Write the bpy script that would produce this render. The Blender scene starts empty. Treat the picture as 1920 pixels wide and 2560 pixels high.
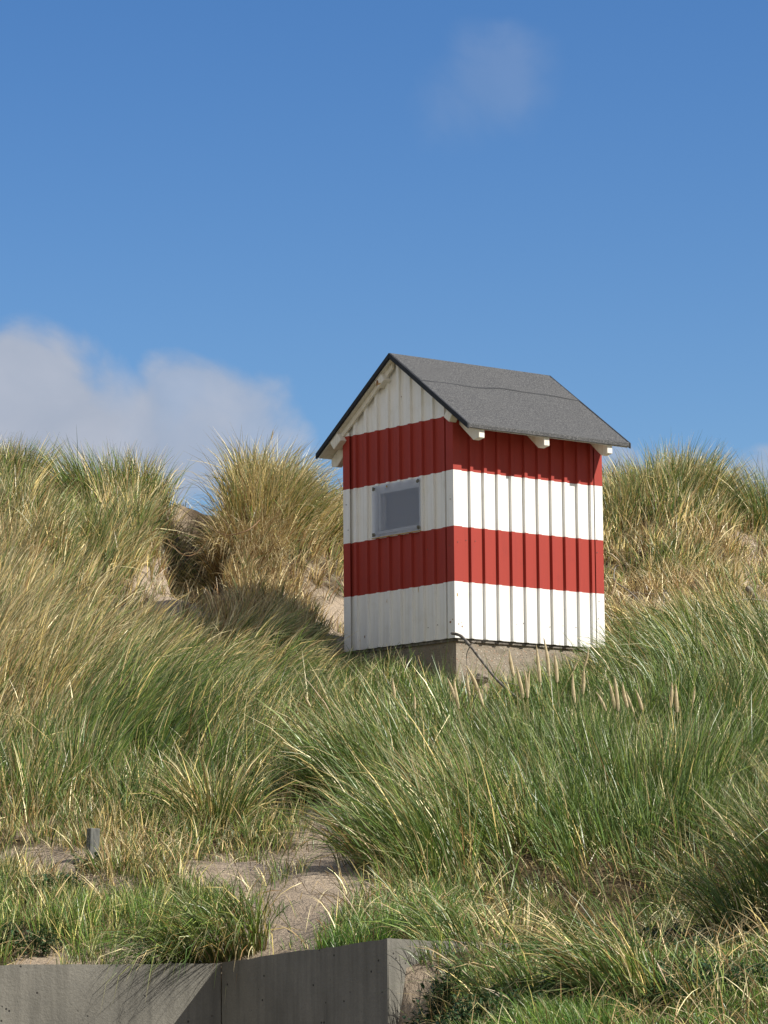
import bpy, bmesh, math, random
import numpy as np
from mathutils import Vector, Matrix

random.seed(7)
rng = np.random.default_rng(11)
sc = bpy.context.scene
col = sc.collection

# ------------------------------------------------------------------ camera
FOC, PITCH, ROLL, ZC = 8400.0, 0.1377, 0.00885, 1.65      # focal length in photo pixels (1920 wide)
cp, sp_ = math.cos(PITCH), math.sin(PITCH)
cr, sr = math.cos(ROLL), math.sin(ROLL)
R0 = Vector((1, 0, 0)); U0 = Vector((0, -sp_, cp)); F0 = Vector((0, cp, sp_))
camd = bpy.data.cameras.new('camera')
camd.sensor_fit = 'HORIZONTAL'; camd.sensor_width = 36.0; camd.lens = FOC / 1920 * 36
camd.clip_start = 0.5; camd.clip_end = 6000
cam = bpy.data.objects.new('camera', camd); col.objects.link(cam)
rx = R0 * cr - U0 * sr; ux = R0 * sr + U0 * cr
m = Matrix((rx, ux, -F0)).transposed().to_4x4(); m.translation = (0, 0, ZC)
cam.matrix_world = m
sc.camera = cam

def project(X, Y, Z):
    """world -> position in the 1659-wide view of the photo"""
    z = Z - ZC
    d = Y * cp + z * sp_; u = -Y * sp_ + z * cp
    a = FOC * X / d; b = FOC * u / d
    return (960 + cr * a - sr * b) * .864, (1280 - (sr * a + cr * b)) * .864

def unproj(px, py, d):
    """full-size photo pixel and distance along Y -> world point"""
    A = px - 960; B = 1280 - py
    a = cr * A + sr * B; b = -sr * A + cr * B
    v = R0 * (a / FOC) + U0 * (b / FOC) + F0
    v = v * (d / v.y)
    return Vector((v.x, v.y, v.z + ZC))

# ------------------------------------------------------------------ sun and sky
SUN_EL = math.radians(38.5); SUN_DIR = Vector((.96, -.28, 0)).normalized()
SUN_AZ = math.atan2(SUN_DIR.x, SUN_DIR.y)
sund = bpy.data.lights.new('sun', 'SUN'); sund.energy = 5.0; sund.angle = math.radians(.53)
sund.color = (1, .945, .86)
sun = bpy.data.objects.new('sun', sund); col.objects.link(sun)
sd = Vector((SUN_DIR.x * math.cos(SUN_EL), SUN_DIR.y * math.cos(SUN_EL), math.sin(SUN_EL)))
sun.rotation_euler = sd.to_track_quat('Z', 'Y').to_euler(); sun.location = sd * 60

world = bpy.data.worlds.new('World'); sc.world = world; world.use_nodes = True
wn, wl = world.node_tree.nodes, world.node_tree.links
wn.clear()
def N(t, nodes, **kw):
    n = nodes.new(t)
    for k, v in kw.items(): setattr(n, k, v)
    return n
wo = N('ShaderNodeOutputWorld', wn); wb = N('ShaderNodeBackground', wn)
sky = N('ShaderNodeTexSky', wn, sky_type='NISHITA', sun_disc=False, sun_elevation=SUN_EL, sun_rotation=SUN_AZ,
        altitude=0, air_density=1.0, dust_density=0.25, ozone_density=3.0)
tc = N('ShaderNodeTexCoord', wn)
wb.inputs['Strength'].default_value = 0.1
# clouds: far away, laid out by direction
def cloud(center, sx, sz, thr, scale, seed, strength, soft=.35):
    """soft noise cloud round a direction given as (x/y, z/y) slopes"""
    sep = N('ShaderNodeSeparateXYZ', wn); wl.new(tc.outputs['Generated'], sep.inputs[0])
    def M(op, a, b=None, c=None):
        n = N('ShaderNodeMath', wn, operation=op)
        for i, v in enumerate((a, b, c)):
            if v is None: continue
            if isinstance(v, (int, float)): n.inputs[i].default_value = v
            else: wl.new(v, n.inputs[i])
        return n.outputs[0]
    ysafe = M('MAXIMUM', sep.outputs['Y'], .05)
    a = M('DIVIDE', sep.outputs['X'], ysafe); b = M('DIVIDE', sep.outputs['Z'], ysafe)
    comb = N('ShaderNodeCombineXYZ', wn); wl.new(a, comb.inputs[0]); wl.new(b, comb.inputs[1]); comb.inputs[2].default_value = seed
    nz = N('ShaderNodeTexNoise', wn); nz.inputs['Scale'].default_value = scale; nz.inputs['Detail'].default_value = 7
    nz.inputs['Roughness'].default_value = .5; nz.inputs['Distortion'].default_value = .3
    wl.new(comb.outputs[0], nz.inputs['Vector'])
    da = M('DIVIDE', M('SUBTRACT', a, center[0]), sx); db = M('DIVIDE', M('SUBTRACT', b, center[1]), sz)
    r = M('SQRT', M('ADD', M('MULTIPLY', da, da), M('MULTIPLY', db, db)))
    body = M('SUBTRACT', 1.0, r)                       # 1 in the middle, 0 at the rim
    v = M('ADD', body, M('MULTIPLY', M('SUBTRACT', nz.outputs['Fac'], .5), 1.7))
    mr = N('ShaderNodeMapRange', wn, interpolation_type='SMOOTHSTEP')
    wl.new(v, mr.inputs['Value']); mr.inputs['From Min'].default_value = thr; mr.inputs['From Max'].default_value = thr + soft
    mr.inputs['To Max'].default_value = strength
    front = M('GREATER_THAN', sep.outputs['Y'], .06)
    return M('MULTIPLY', mr.outputs[0], front), nz.outputs['Fac']
def slope(px, py):
    p = unproj(px / .864, py / .864, 1.0); return (p.x, p.z - ZC)
cl = [cloud(slope(-60, 900), .050, .034, .02, 24, 3.1, .95, .36), cloud(slope(410, 930), .034, .027, .02, 28, 7.7, .70, .45),
      cloud(slope(180, 980), .055, .026, -.05, 28, 1.7, .75, .6), cloud(slope(1070, 190), .030, .024, .05, 26, 12.4, .17, .7),
      cloud(slope(1330, 1010), .010, .009, .0, 60, 2.2, .6, .6), cloud(slope(1680, 1040), .013, .012, .0, 50, 9.2, .6, .6), cloud(slope(600, 1080), .02, .010, .0, 40, 4.4, .3, .8)]
hs = N('ShaderNodeHueSaturation', wn); hs.inputs['Hue'].default_value = .51; hs.inputs['Saturation'].default_value = 1.3; hs.inputs['Value'].default_value = .91
wl.new(sky.outputs[0], hs.inputs['Color'])
cur = hs.outputs['Color']
for f, nfac in cl:
    ramp = N('ShaderNodeValToRGB', wn); wl.new(nfac, ramp.inputs[0])
    ramp.color_ramp.elements[0].position = .35; ramp.color_ramp.elements[0].color = (2.6, 3.05, 3.9, 1)
    ramp.color_ramp.elements[1].position = .7; ramp.color_ramp.elements[1].color = (3.7, 3.95, 4.6, 1)
    mx = N('ShaderNodeMix', wn, data_type='RGBA')
    wl.new(f, mx.inputs[0]); wl.new(cur, mx.inputs[6]); wl.new(ramp.outputs[0], mx.inputs[7])
    cur = mx.outputs[2]
nzb = N('ShaderNodeTexNoise', wn); nzb.inputs['Scale'].default_value = 2.6; nzb.inputs['Detail'].default_value = 6; wl.new(tc.outputs['Generated'], nzb.inputs['Vector'])  # unseen clouds behind the camera, added to lift and neutralise the shade fill
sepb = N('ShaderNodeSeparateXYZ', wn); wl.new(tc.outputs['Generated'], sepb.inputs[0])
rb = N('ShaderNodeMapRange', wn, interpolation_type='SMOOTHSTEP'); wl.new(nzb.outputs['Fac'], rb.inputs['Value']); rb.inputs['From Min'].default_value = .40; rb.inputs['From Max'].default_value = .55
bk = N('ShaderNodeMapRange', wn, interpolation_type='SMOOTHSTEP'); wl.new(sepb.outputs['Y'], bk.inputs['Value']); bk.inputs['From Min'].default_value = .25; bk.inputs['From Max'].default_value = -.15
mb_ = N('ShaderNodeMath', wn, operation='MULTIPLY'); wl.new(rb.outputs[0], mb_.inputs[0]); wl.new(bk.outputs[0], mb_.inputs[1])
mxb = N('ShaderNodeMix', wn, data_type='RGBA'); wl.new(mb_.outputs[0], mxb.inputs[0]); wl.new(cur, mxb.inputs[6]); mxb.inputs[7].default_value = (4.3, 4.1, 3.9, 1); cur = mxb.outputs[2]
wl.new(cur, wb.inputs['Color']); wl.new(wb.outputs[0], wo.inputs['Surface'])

sc.view_settings.view_transform = 'Standard'; sc.view_settings.look = 'None'
sc.view_settings.exposure = 0.4; sc.view_settings.gamma = 1; sc.view_settings.use_curve_mapping = False
sc.render.engine = 'CYCLES'
sc.cycles.max_bounces = 6; sc.cycles.transparent_max_bounces = 8

# ------------------------------------------------------------------ helpers
def tag(o, label=None, cat=None, group=None, kind=None):
    if label: o['label'] = label
    if cat: o['category'] = cat
    if group: o['group'] = group
    if kind: o['kind'] = kind
    return o
def empty(name, loc, rz=0):
    o = bpy.data.objects.new(name, None); o.empty_display_size = .1; col.objects.link(o)
    o.location = loc; o.rotation_euler = (0, 0, rz); return o
def build(name, verts, faces, mats, parent=None, fmat=None, smooth=False):
    me = bpy.data.meshes.new(name); me.from_pydata([tuple(v) for v in verts], [], faces)
    for mm in (mats if isinstance(mats, (list, tuple)) else [mats]): me.materials.append(mm)
    if fmat is not None: me.polygons.foreach_set('material_index', fmat)
    if smooth: me.polygons.foreach_set('use_smooth', [True] * len(faces))
    me.update()
    o = bpy.data.objects.new(name, me); col.objects.link(o)
    if parent: o.parent = parent
    return o
def box_vf(x0, x1, y0, y1, z0, z1):
    v = [(x0, y0, z0), (x1, y0, z0), (x1, y1, z0), (x0, y1, z0), (x0, y0, z1), (x1, y0, z1), (x1, y1, z1), (x0, y1, z1)]
    f = [(0, 3, 2, 1), (4, 5, 6, 7), (0, 1, 5, 4), (1, 2, 6, 5), (2, 3, 7, 6), (3, 0, 4, 7)]
    return v, f
def bevel(o, w, seg=2):
    bm = bmesh.new(); bm.from_mesh(o.data)
    bmesh.ops.recalc_face_normals(bm, faces=bm.faces)
    bmesh.ops.bevel(bm, geom=bm.edges[:] , offset=w, segments=seg, affect='EDGES', profile=.5, clamp_overlap=True)
    bm.to_mesh(o.data); bm.free(); return o
def fixn(o):
    bm = bmesh.new(); bm.from_mesh(o.data); bmesh.ops.recalc_face_normals(bm, faces=bm.faces); bm.to_mesh(o.data); bm.free(); return o
def tube_vf(pts, rads, n=7):
    """smooth tube through points"""
    V = []; F = []
    pts = [Vector(p) for p in pts]
    for i, p in enumerate(pts):
        t = (pts[min(i + 1, len(pts) - 1)] - pts[max(i - 1, 0)]).normalized()
        a = t.cross(Vector((.13, .97, .2))).normalized(); b = t.cross(a)
        for k in range(n):
            an = 2 * math.pi * k / n
            V.append(p + (a * math.cos(an) + b * math.sin(an)) * rads[i])
    for i in range(len(pts) - 1):
        for k in range(n):
            F.append((i * n + k, i * n + (k + 1) % n, (i + 1) * n + (k + 1) % n, (i + 1) * n + k))
    F.append(tuple(range(n))[::-1]); F.append(tuple((len(pts) - 1) * n + k for k in range(n)))
    return V, F
def merge(*vfs):
    V = []; F = []
    for v, f in vfs:
        o = len(V); V += list(v); F += [tuple(i + o for i in q) for q in f]
    return V, F

# ------------------------------------------------------------------ materials
def mat(name, base=(.5, .5, .5), rough=.6, spec=.4):
    mm = bpy.data.materials.new(name); mm.use_nodes = True
    nt = mm.node_tree; b = nt.nodes['Principled BSDF']
    b.inputs['Base Color'].default_value = (*base, 1); b.inputs['Roughness'].default_value = rough
    b.inputs['Specular IOR Level'].default_value = spec
    return mm, nt, b
def noise(nt, scale, detail=5, rough=.55, coord='Object', stretch=None, dist=0):
    t = nt.nodes.new('ShaderNodeTexCoord'); n = nt.nodes.new('ShaderNodeTexNoise')
    n.inputs['Scale'].default_value = scale; n.inputs['Detail'].default_value = detail
    n.inputs['Roughness'].default_value = rough; n.inputs['Distortion'].default_value = dist
    if stretch:
        mp = nt.nodes.new('ShaderNodeMapping'); mp.inputs['Scale'].default_value = stretch
        nt.links.new(t.outputs[coord], mp.inputs[0]); nt.links.new(mp.outputs[0], n.inputs['Vector'])
    else: nt.links.new(t.outputs[coord], n.inputs['Vector'])
    return n.outputs['Fac']
def ramp(nt, fac, stops):
    r = nt.nodes.new('ShaderNodeValToRGB'); nt.links.new(fac, r.inputs[0])
    e = r.color_ramp.elements
    while len(e) < len(stops): e.new(.5)
    for i, (p, c) in enumerate(stops):
        e[i].position = p; e[i].color = (*c, 1) if len(c) == 3 else c
    return r.outputs[0]
def mixc(nt, fac, a, b, mode='MIX'):
    m_ = nt.nodes.new('ShaderNodeMix'); m_.data_type = 'RGBA'; m_.blend_type = mode
    for s, v in ((0, fac), (6, a), (7, b)):
        if isinstance(v, (int, float)): m_.inputs[s].default_value = v
        elif isinstance(v, tuple): m_.inputs[s].default_value = (*v, 1)
        else: nt.links.new(v, m_.inputs[s])
    return m_.outputs[2]
def bump(nt, b, h, strength=.3, dist=.01):
    bp = nt.nodes.new('ShaderNodeBump'); bp.inputs['Strength'].default_value = strength; bp.inputs['Distance'].default_value = dist
    nt.links.new(h, bp.inputs['Height']); nt.links.new(bp.outputs[0], b.inputs['Normal'])

def paint(name, base, dirt, rough=.38):
    mm, nt, b = mat(name, base, rough, .45)
    s = noise(nt, 3.0, 6, .6, stretch=(14, 14, .7)); g = noise(nt, 9, 5)
    c = mixc(nt, ramp(nt, s, [(.5, (0, 0, 0)), (.78, (.55, .55, .55))]), base, dirt)
    c = mixc(nt, ramp(nt, g, [(.55, (0, 0, 0)), (.8, (.35, .35, .35))]), c, dirt)
    sp = noise(nt, 160, 2, .5)
    c = mixc(nt, ramp(nt, sp, [(.69, (0, 0, 0)), (.74, (.6, .6, .6))]), c, tuple(x * .35 for x in dirt))
    nt.links.new(c, b.inputs['Base Color'])
    bump(nt, b, noise(nt, 22, 3, stretch=(1, 1, .25)), .12, .004)
    return mm
M_white = paint('white_paint', (.84, .83, .79), (.60, .56, .45))
M_red = paint('red_paint', (.345, .044, .030), (.26, .036, .027), .6)
M_red.node_tree.nodes['Principled BSDF'].inputs['Specular IOR Level'].default_value = .22
M_timber = paint('painted_timber', (.78, .75, .66), (.52, .44, .30), .55)

M_felt, nt, b = mat('roof_felt', (.1, .1, .1), .93, .25)
g = noise(nt, 125, 3, .8); g2 = noise(nt, 5, 5); g3 = noise(nt, 90, 3, .7)
c = ramp(nt, g, [(.36, (.030, .031, .034)), (.5, (.076, .078, .08)), (.66, (.185, .183, .178))])
c = mixc(nt, ramp(nt, g2, [(.35, (0, 0, 0)), (.75, (.35, .35, .35))]), c, (.10, .10, .098))
nt.links.new(c, b.inputs['Base Color']); bump(nt, b, g3, .5, .003)
M_feltedge, nt, b = mat('felt_edge', (.018, .02, .024), .7, .3)
nt.links.new(ramp(nt, noise(nt, 40, 4), [(.3, (.012, .014, .018)), (.8, (.035, .038, .042))]), b.inputs['Base Color'])
M_rust, nt, b = mat('rust', (.25, .09, .03), .85, .2)
nt.links.new(ramp(nt, noise(nt, 120, 4), [(.3, (.10, .035, .015)), (.7, (.36, .16, .05))]), b.inputs['Base Color'])
M_screw, nt, b = mat('screw_metal', (.09, .075, .06), .6, .5)
M_rusttint, nt, b = mat('rust_tint', (.52, .36, .16), .8, .2)
M_bracket, nt, b = mat('dirty_bracket', (.12, .12, .09), .8, .2)
nt.links.new(ramp(nt, noise(nt, 90, 4), [(.35, (.05, .05, .04)), (.7, (.30, .29, .23))]), b.inputs['Base Color'])

M_pane = bpy.data.materials.new('frosted_plastic'); M_pane.use_nodes = True
nt = M_pane.node_tree; b = nt.nodes['Principled BSDF']; b.inputs['Base Color'].default_value = (.98, .985, 1, 1)
b.inputs['Roughness'].default_value = .3; b.inputs['Transmission Weight'].default_value = 1.0; b.inputs['IOR'].default_value = 1.12
dfs = nt.nodes.new('ShaderNodeBsdfDiffuse'); dfs.inputs['Color'].default_value = (.50, .56, .70, 1)
ms = nt.nodes.new('ShaderNodeMixShader'); ms.inputs[0].default_value = .26
nt.links.new(b.outputs[0], ms.inputs[1]); nt.links.new(dfs.outputs[0], ms.inputs[2])
nt.links.new(ms.outputs[0], nt.nodes['Material Output'].inputs['Surface'])

def concrete(name, c0, c1, c2, streak=.5, pits=True, agg=0.):
    mm, nt, b = mat(name, c1, .9, .25)
    big = noise(nt, 1.6, 7, .62); st = noise(nt, 2.2, 6, .6, stretch=(9, 9, .5)); fine = noise(nt, 70, 4, .7)
    c = ramp(nt, big, [(.3, c0), (.55, c1), (.8, c2)])
    c = mixc(nt, ramp(nt, st, [(.45, (0, 0, 0)), (.75, (streak,) * 3)]), c, tuple(x * .55 for x in c0))
    c = mixc(nt, ramp(nt, fine, [(.35, (.3, .3, .3)), (.65, (0, 0, 0))]), c, tuple(x * .6 for x in c1))
    h = fine
    if pits:
        t = nt.nodes.new('ShaderNodeTexCoord'); vo = nt.nodes.new('ShaderNodeTexVoronoi'); vo.inputs['Scale'].default_value = 19
        nt.links.new(t.outputs['Object'], vo.inputs['Vector'])
        pr = ramp(nt, vo.outputs['Distance'], [(.075, (1, 1, 1)), (.12, (0, 0, 0))])
        sel = ramp(nt, noise(nt, 6.0, 3), [(.42, (0, 0, 0)), (.50, (1, 1, 1))])
        pm = mixc(nt, 1.0, pr, sel, 'MULTIPLY')
        c = mixc(nt, pm, c, (.035, .033, .03))
        h = mixc(nt, pm, fine, (0, 0, 0))
    if agg:
        t = nt.nodes.new('ShaderNodeTexCoord'); vo = nt.nodes.new('ShaderNodeTexVoronoi'); vo.inputs['Scale'].default_value = 75
        nt.links.new(t.outputs['Object'], vo.inputs['Vector'])
        pm = ramp(nt, vo.outputs['Distance'], [(.22, (1, 1, 1)), (.42, (0, 0, 0))])
        sepc = nt.nodes.new('ShaderNodeSeparateColor'); nt.links.new(vo.outputs['Color'], sepc.inputs[0])
        pc = ramp(nt, sepc.outputs[0], [(.1, (.09, .075, .06)), (.45, (.3, .22, .15)), (.62, (.4, .2, .12)), (.93, (.55, .5, .42))])
        s2 = mixc(nt, agg, (0, 0, 0), pm)
        c = mixc(nt, s2, c, pc)
        h = mixc(nt, .5, fine, pm)
    nt.links.new(c, b.inputs['Base Color']); bump(nt, b, h, .55, .006)
    return mm
M_conc = concrete('board_marked_concrete', (.135, .13, .112), (.22, .21, .178), (.30, .285, .24), .6)
M_plinth = concrete('pebbly_concrete', (.21, .175, .13), (.30, .26, .20), (.38, .34, .27), .2, False, .75)

# sand with litter; under dense grass darkened to paint shade into the gaps
M_sand, nt, b = mat('dune_sand', (.42, .34, .25), .95, .15)
c = ramp(nt, noise(nt, 1.3, 6, .6), [(.3, (.36, .285, .205)), (.7, (.47, .385, .29))])
c = mixc(nt, ramp(nt, noise(nt, 120, 3, .7), [(.4, (.35, .35, .35)), (.6, (0, 0, 0))]), c, (.26, .21, .155))
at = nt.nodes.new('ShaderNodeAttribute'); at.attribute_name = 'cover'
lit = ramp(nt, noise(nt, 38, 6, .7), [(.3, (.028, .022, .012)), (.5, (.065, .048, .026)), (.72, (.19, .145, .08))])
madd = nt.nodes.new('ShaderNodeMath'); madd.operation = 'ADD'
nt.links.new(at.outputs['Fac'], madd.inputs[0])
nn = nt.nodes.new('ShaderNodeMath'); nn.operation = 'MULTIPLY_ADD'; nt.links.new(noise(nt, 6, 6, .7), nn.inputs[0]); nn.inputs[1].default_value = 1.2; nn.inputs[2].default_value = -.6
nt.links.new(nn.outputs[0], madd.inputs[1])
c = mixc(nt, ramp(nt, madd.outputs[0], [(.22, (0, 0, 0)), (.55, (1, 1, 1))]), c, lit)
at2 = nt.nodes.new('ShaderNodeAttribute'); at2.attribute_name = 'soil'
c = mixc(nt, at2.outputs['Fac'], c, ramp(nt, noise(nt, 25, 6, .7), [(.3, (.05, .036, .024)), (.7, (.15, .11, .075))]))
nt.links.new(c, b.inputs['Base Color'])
hmix = mixc(nt, .35, noise(nt, 14, 5, .6, dist=.6), noise(nt, 60, 4, .7))
bump(nt, b, hmix, .9, .05)

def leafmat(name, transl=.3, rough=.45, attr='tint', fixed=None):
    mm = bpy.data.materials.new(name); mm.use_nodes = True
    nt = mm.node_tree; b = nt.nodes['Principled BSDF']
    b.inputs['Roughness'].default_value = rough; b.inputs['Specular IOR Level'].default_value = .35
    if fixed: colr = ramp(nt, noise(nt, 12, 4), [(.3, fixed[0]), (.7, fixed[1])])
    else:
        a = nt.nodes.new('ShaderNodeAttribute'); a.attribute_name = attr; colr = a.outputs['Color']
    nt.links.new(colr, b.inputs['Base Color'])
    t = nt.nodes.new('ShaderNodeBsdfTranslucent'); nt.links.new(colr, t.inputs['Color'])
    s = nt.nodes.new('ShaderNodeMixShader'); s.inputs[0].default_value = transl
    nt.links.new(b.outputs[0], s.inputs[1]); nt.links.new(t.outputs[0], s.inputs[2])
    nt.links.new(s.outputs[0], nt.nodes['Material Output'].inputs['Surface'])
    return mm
M_grass = leafmat('grass_blades', .12, .36)
M_leaf = leafmat('broad_leaf', .25, .4, fixed=((.05, .12, .025), (.10, .20, .045)))
M_sleaf = leafmat('small_leaf', .2, .45, fixed=((.035, .075, .03), (.09, .15, .06)))
M_spike = leafmat('seed_spike', .15, .8, fixed=((.50, .40, .22), (.72, .60, .38)))
M_stem = leafmat('straw_stem', .1, .6, fixed=((.34, .30, .12), (.46, .36, .18)))
M_wood, nt, b = mat('bleached_wood', (.3, .27, .22), .85, .2)
c = ramp(nt, noise(nt, 20, 6, .7, stretch=(3, 3, 1)), [(.3, (.13, .11, .085)), (.5, (.27, .235, .185)), (.75, (.42, .38, .31))])
nt.links.new(c, b.inputs['Base Color']); bump(nt, b, noise(nt, 60, 4, stretch=(3, 3, 1)), .4, .004)
M_dwood, nt, b = mat('weathered_branch', (.15, .12, .09), .8, .25)
c = ramp(nt, noise(nt, 30, 6, .7), [(.3, (.075, .065, .052)), (.5, (.17, .15, .125)), (.7, (.33, .30, .25))])
nt.links.new(c, b.inputs['Base Color']); bump(nt, b, noise(nt, 70, 4), .4, .003)
M_root = leafmat('dry_root', .0, .8, fixed=((.16, .09, .045), (.26, .16, .08)))
M_post, nt, b = mat('grey_post', (.3, .3, .28), .85, .2)
c = ramp(nt, noise(nt, 30, 6, .7, stretch=(3, 3, .6)), [(.3, (.07, .075, .07)), (.7, (.21, .21, .19))])
nt.links.new(c, b.inputs['Base Color'])

# ------------------------------------------------------------------ terrain
# ground profile: (x, y) in the 1659-wide view and distance; turned into world points
TP = {
 -500: [(2090, 15.9), (1990, 16.5), (1850, 17.7), (1700, 18.9), (1500, 20.9), (1300, 23.1), (1150, 25.2), (1055, 27.0)],
 0: [(2086, 15.8), (1985, 16.4), (1850, 17.6), (1700, 18.8), (1500, 20.8), (1300, 23.0), (1150, 25.0), (1050, 26.8)],
 200: [(2084, 15.8), (1985, 16.4), (1862, 17.5), (1720, 18.6), (1500, 20.9), (1300, 23.2), (1150, 25.1), (1068, 26.5)],
 400: [(2080, 15.8), (1985, 16.4), (1885, 17.3), (1730, 18.7), (1520, 20.7), (1350, 23.4), (1200, 25.3), (1085, 26.9)],
 560: [(2058, 15.7), (1985, 16.2), (1905, 16.9), (1750, 18.5), (1520, 21.1), (1350, 23.5), (1230, 24.9), (1082, 26.4)],
 700: [(2034, 15.4), (1955, 16.3), (1875, 17.1), (1775, 18.2), (1610, 20.0), (1450, 23.2), (1350, 25.0), (1200, 26.9), (1112, 28.4)],
 850: [(2012, 15.2), (1960, 15.8), (1880, 16.9), (1720, 18.7), (1580, 20.6), (1480, 22.4)],
 985: [(1515, 21.9), (1440, 23.6), (1300, 25.5), (1120, 28)],
 1000: [(2026, 15.3), (1975, 16.5), (1890, 17.0), (1720, 18.9), (1600, 20.5)],
 1200: [(2055, 15.2), (1995, 16.95), (1910, 17.2), (1740, 19.0), (1600, 20.7), (1500, 22.3), (1300, 25.5), (1110, 28)],
 1400: [(2065, 15.2), (1995, 17.1), (1890, 17.55), (1720, 19.4), (1570, 21.2), (1430, 23.1), (1320, 24.4), (1190, 25.8), (1062, 27.3)],
 1500: [(1040, 27.4), (1190, 25.8)],
 1620: [(2065, 15.2), (1995, 17.1), (1890, 17.6), (1720, 19.6), (1570, 21.3), (1430, 23.1), (1320, 24.4), (1220, 26.2), (1112, 27.6)],
 2100: [(2065, 15.2), (1995, 17.1), (1890, 17.6), (1720, 19.6), (1570, 21.3), (1430, 23.1), (1320, 24.4), (1200, 26.2), (1085, 27.4)],
 870: [(2170, 14.3), (2290, 13.4)], 1010: [(2140, 14.3)], 1210: [(2138, 14.2), (2250, 13.4)], 1410: [(2138, 14.2)], 1640: [(2138, 14.2), (2250, 13.4)], 2110: [(2138, 14.2), (2250, 13.4)],
}
P = []
for px, lst in TP.items():
    for py, d in lst:
        w = unproj(px / .864, py / .864, d); P.append((w.x, w.y, w.z))
    py, d = lst[-1]
    if d > 26:
        w = unproj(px / .864, py / .864, d)
        P += [(w.x * 1.06, d + 2.2, w.z - .45), (w.x * 1.12, d + 5.5, w.z - 2.2)]
P += [(-9, 16, ZC + .1), (9, 15.2, ZC + .1), (-9, 21, ZC + 1.9), (9, 21, ZC + 1.7), (-9, 27, ZC + 3.9), (9, 27, ZC + 4.0), (-9, 33, ZC + 2), (9, 33, ZC + 2), (9, 13.4, ZC - .3), (-9, 13.4, ZC - .2), (-3, 13.4, ZC - .1)]
P = np.array(P)
def tps(r2): return .5 * r2 * np.log(r2 + 1e-9)
A = tps(((P[:, None, :2] - P[None, :, :2]) ** 2).sum(-1)) + np.eye(len(P)) * .02
Q = np.c_[np.ones(len(P)), P[:, :2]]
S = np.block([[A, Q], [Q.T, np.zeros((3, 3))]])
W = np.linalg.solve(S, np.r_[P[:, 2], 0, 0, 0])

# value noise
def vnoise(x, y, s, seed=0):
    x = np.asarray(x) * s + seed * 17.3; y = np.asarray(y) * s - seed * 9.1
    xi = np.floor(x).astype(np.int64); yi = np.floor(y).astype(np.int64)
    fx = x - xi; fy = y - yi; fx = fx * fx * (3 - 2 * fx); fy = fy * fy * (3 - 2 * fy)
    def h(a, b_):
        n = (a * 374761393 + b_ * 668265263 + seed * 1442695) & 0x7fffffff
        n = ((n ^ (n >> 13)) * 1274126177) & 0x7fffffff
        return (n % 100003) / 100003.
    return (h(xi, yi) * (1 - fx) + h(xi + 1, yi) * fx) * (1 - fy) + (h(xi, yi + 1) * (1 - fx) + h(xi + 1, yi + 1) * fx) * fy

wP1 = unproj(555, 2408, 15.6); wP2 = unproj(968, 2347, 14.65); wP0 = Vector((-9, 13.1, wP1.z + .01))
wPl = unproj(-60, 2414, 15.25)
def wall_y(x):
    return np.interp(x, [wP0.x, wPl.x, wP1.x, wP2.x], [wP0.y, wPl.y, wP1.y, wP2.y])
def sstep(a, b_, x):
    t = np.clip((x - a) / (b_ - a), 0, 1); return t * t * (3 - 2 * t)
# niche in the dune behind (a blown-out hollow with a steep shaded bank)
nch = unproj(432 / .864, 1200 / .864, 25.6)
def terrain(x, y, fine=True):
    x = np.asarray(x, float); y = np.asarray(y, float); sh = x.shape
    x = x.ravel(); y = y.ravel(); z = np.empty_like(x)
    for i in range(0, len(x), 20000):
        xx = x[i:i + 20000]; yy = y[i:i + 20000]
        r2 = (xx[:, None] - P[None, :, 0]) ** 2 + (yy[:, None] - P[None, :, 1]) ** 2
        z[i:i + 20000] = tps(r2) @ W[:len(P)] + W[-3] + W[-2] * xx + W[-1] * yy
    nz = (vnoise(x, y, 1.1, 1) - .5) * .14 + (vnoise(x, y, 2.7, 2) - .5) * .06
    if fine: nz = nz + (vnoise(x, y, 7, 3) - .5) * .03
    z = z + nz * sstep(15.4, 17, y)
    z = z + (vnoise(x, y, 3, 4) - .5) * .04 + (vnoise(x, y, 5.5, 14) - .5) * .055 * sstep(15.9, 16.3, y)
    # hollow
    xw = x + (vnoise(x, y, 3.1, 41) - .5) * .30 + (vnoise(x, y, 8, 42) - .5) * .12; yw = y + (vnoise(x, y, 3.7, 43) - .5) * .5
    mx = sstep(nch.x - .42, nch.x - .14, xw) * (1 - sstep(nch.x + .16, nch.x + .24, xw))
    my = sstep(23.6, 24.7, yw) * (1 - sstep(26.85, 27.05, yw))
    z = z - .74 * mx * my + (vnoise(x, y, 6, 44) - .5) * .12 * mx * my
    mb = sstep(nch.x + .12, nch.x + .3, x) * (1 - sstep(nch.x + .6, nch.x + 1.3, x)) * sstep(24.9, 25.4, y) * (1 - sstep(26.6, 27.6, y))
    z = z + .16 * mb
    # mound added right of the view to cast shade over the lower bank
    z = z + 1.15 * np.exp(-.5 * ((x - 2.85) / .52) ** 2 - .5 * ((y - 15.85) / .5) ** 2)
    z = np.where(y < 13.4, z * sstep(11.6, 13.4, y), z)
    # the beach in front of the retaining wall
    low = (x < wP2.x + .02) & (y < wall_y(x) + .10)
    z = np.where(low, -.02, z)
    ramp_ = sstep(wP2.x - .02, wP2.x + .30, x)
    fr = (x >= wP2.x + .02) & (y < wP2.y + .02)
    z = np.where(fr, z - (1 - ramp_) * .5, z)
    z = np.maximum(z, -.02 + 0 * z)
    return z.reshape(sh)
def is_low(x, y): return (x < wP2.x + .03) & (y < wall_y(x) + .10)

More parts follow.
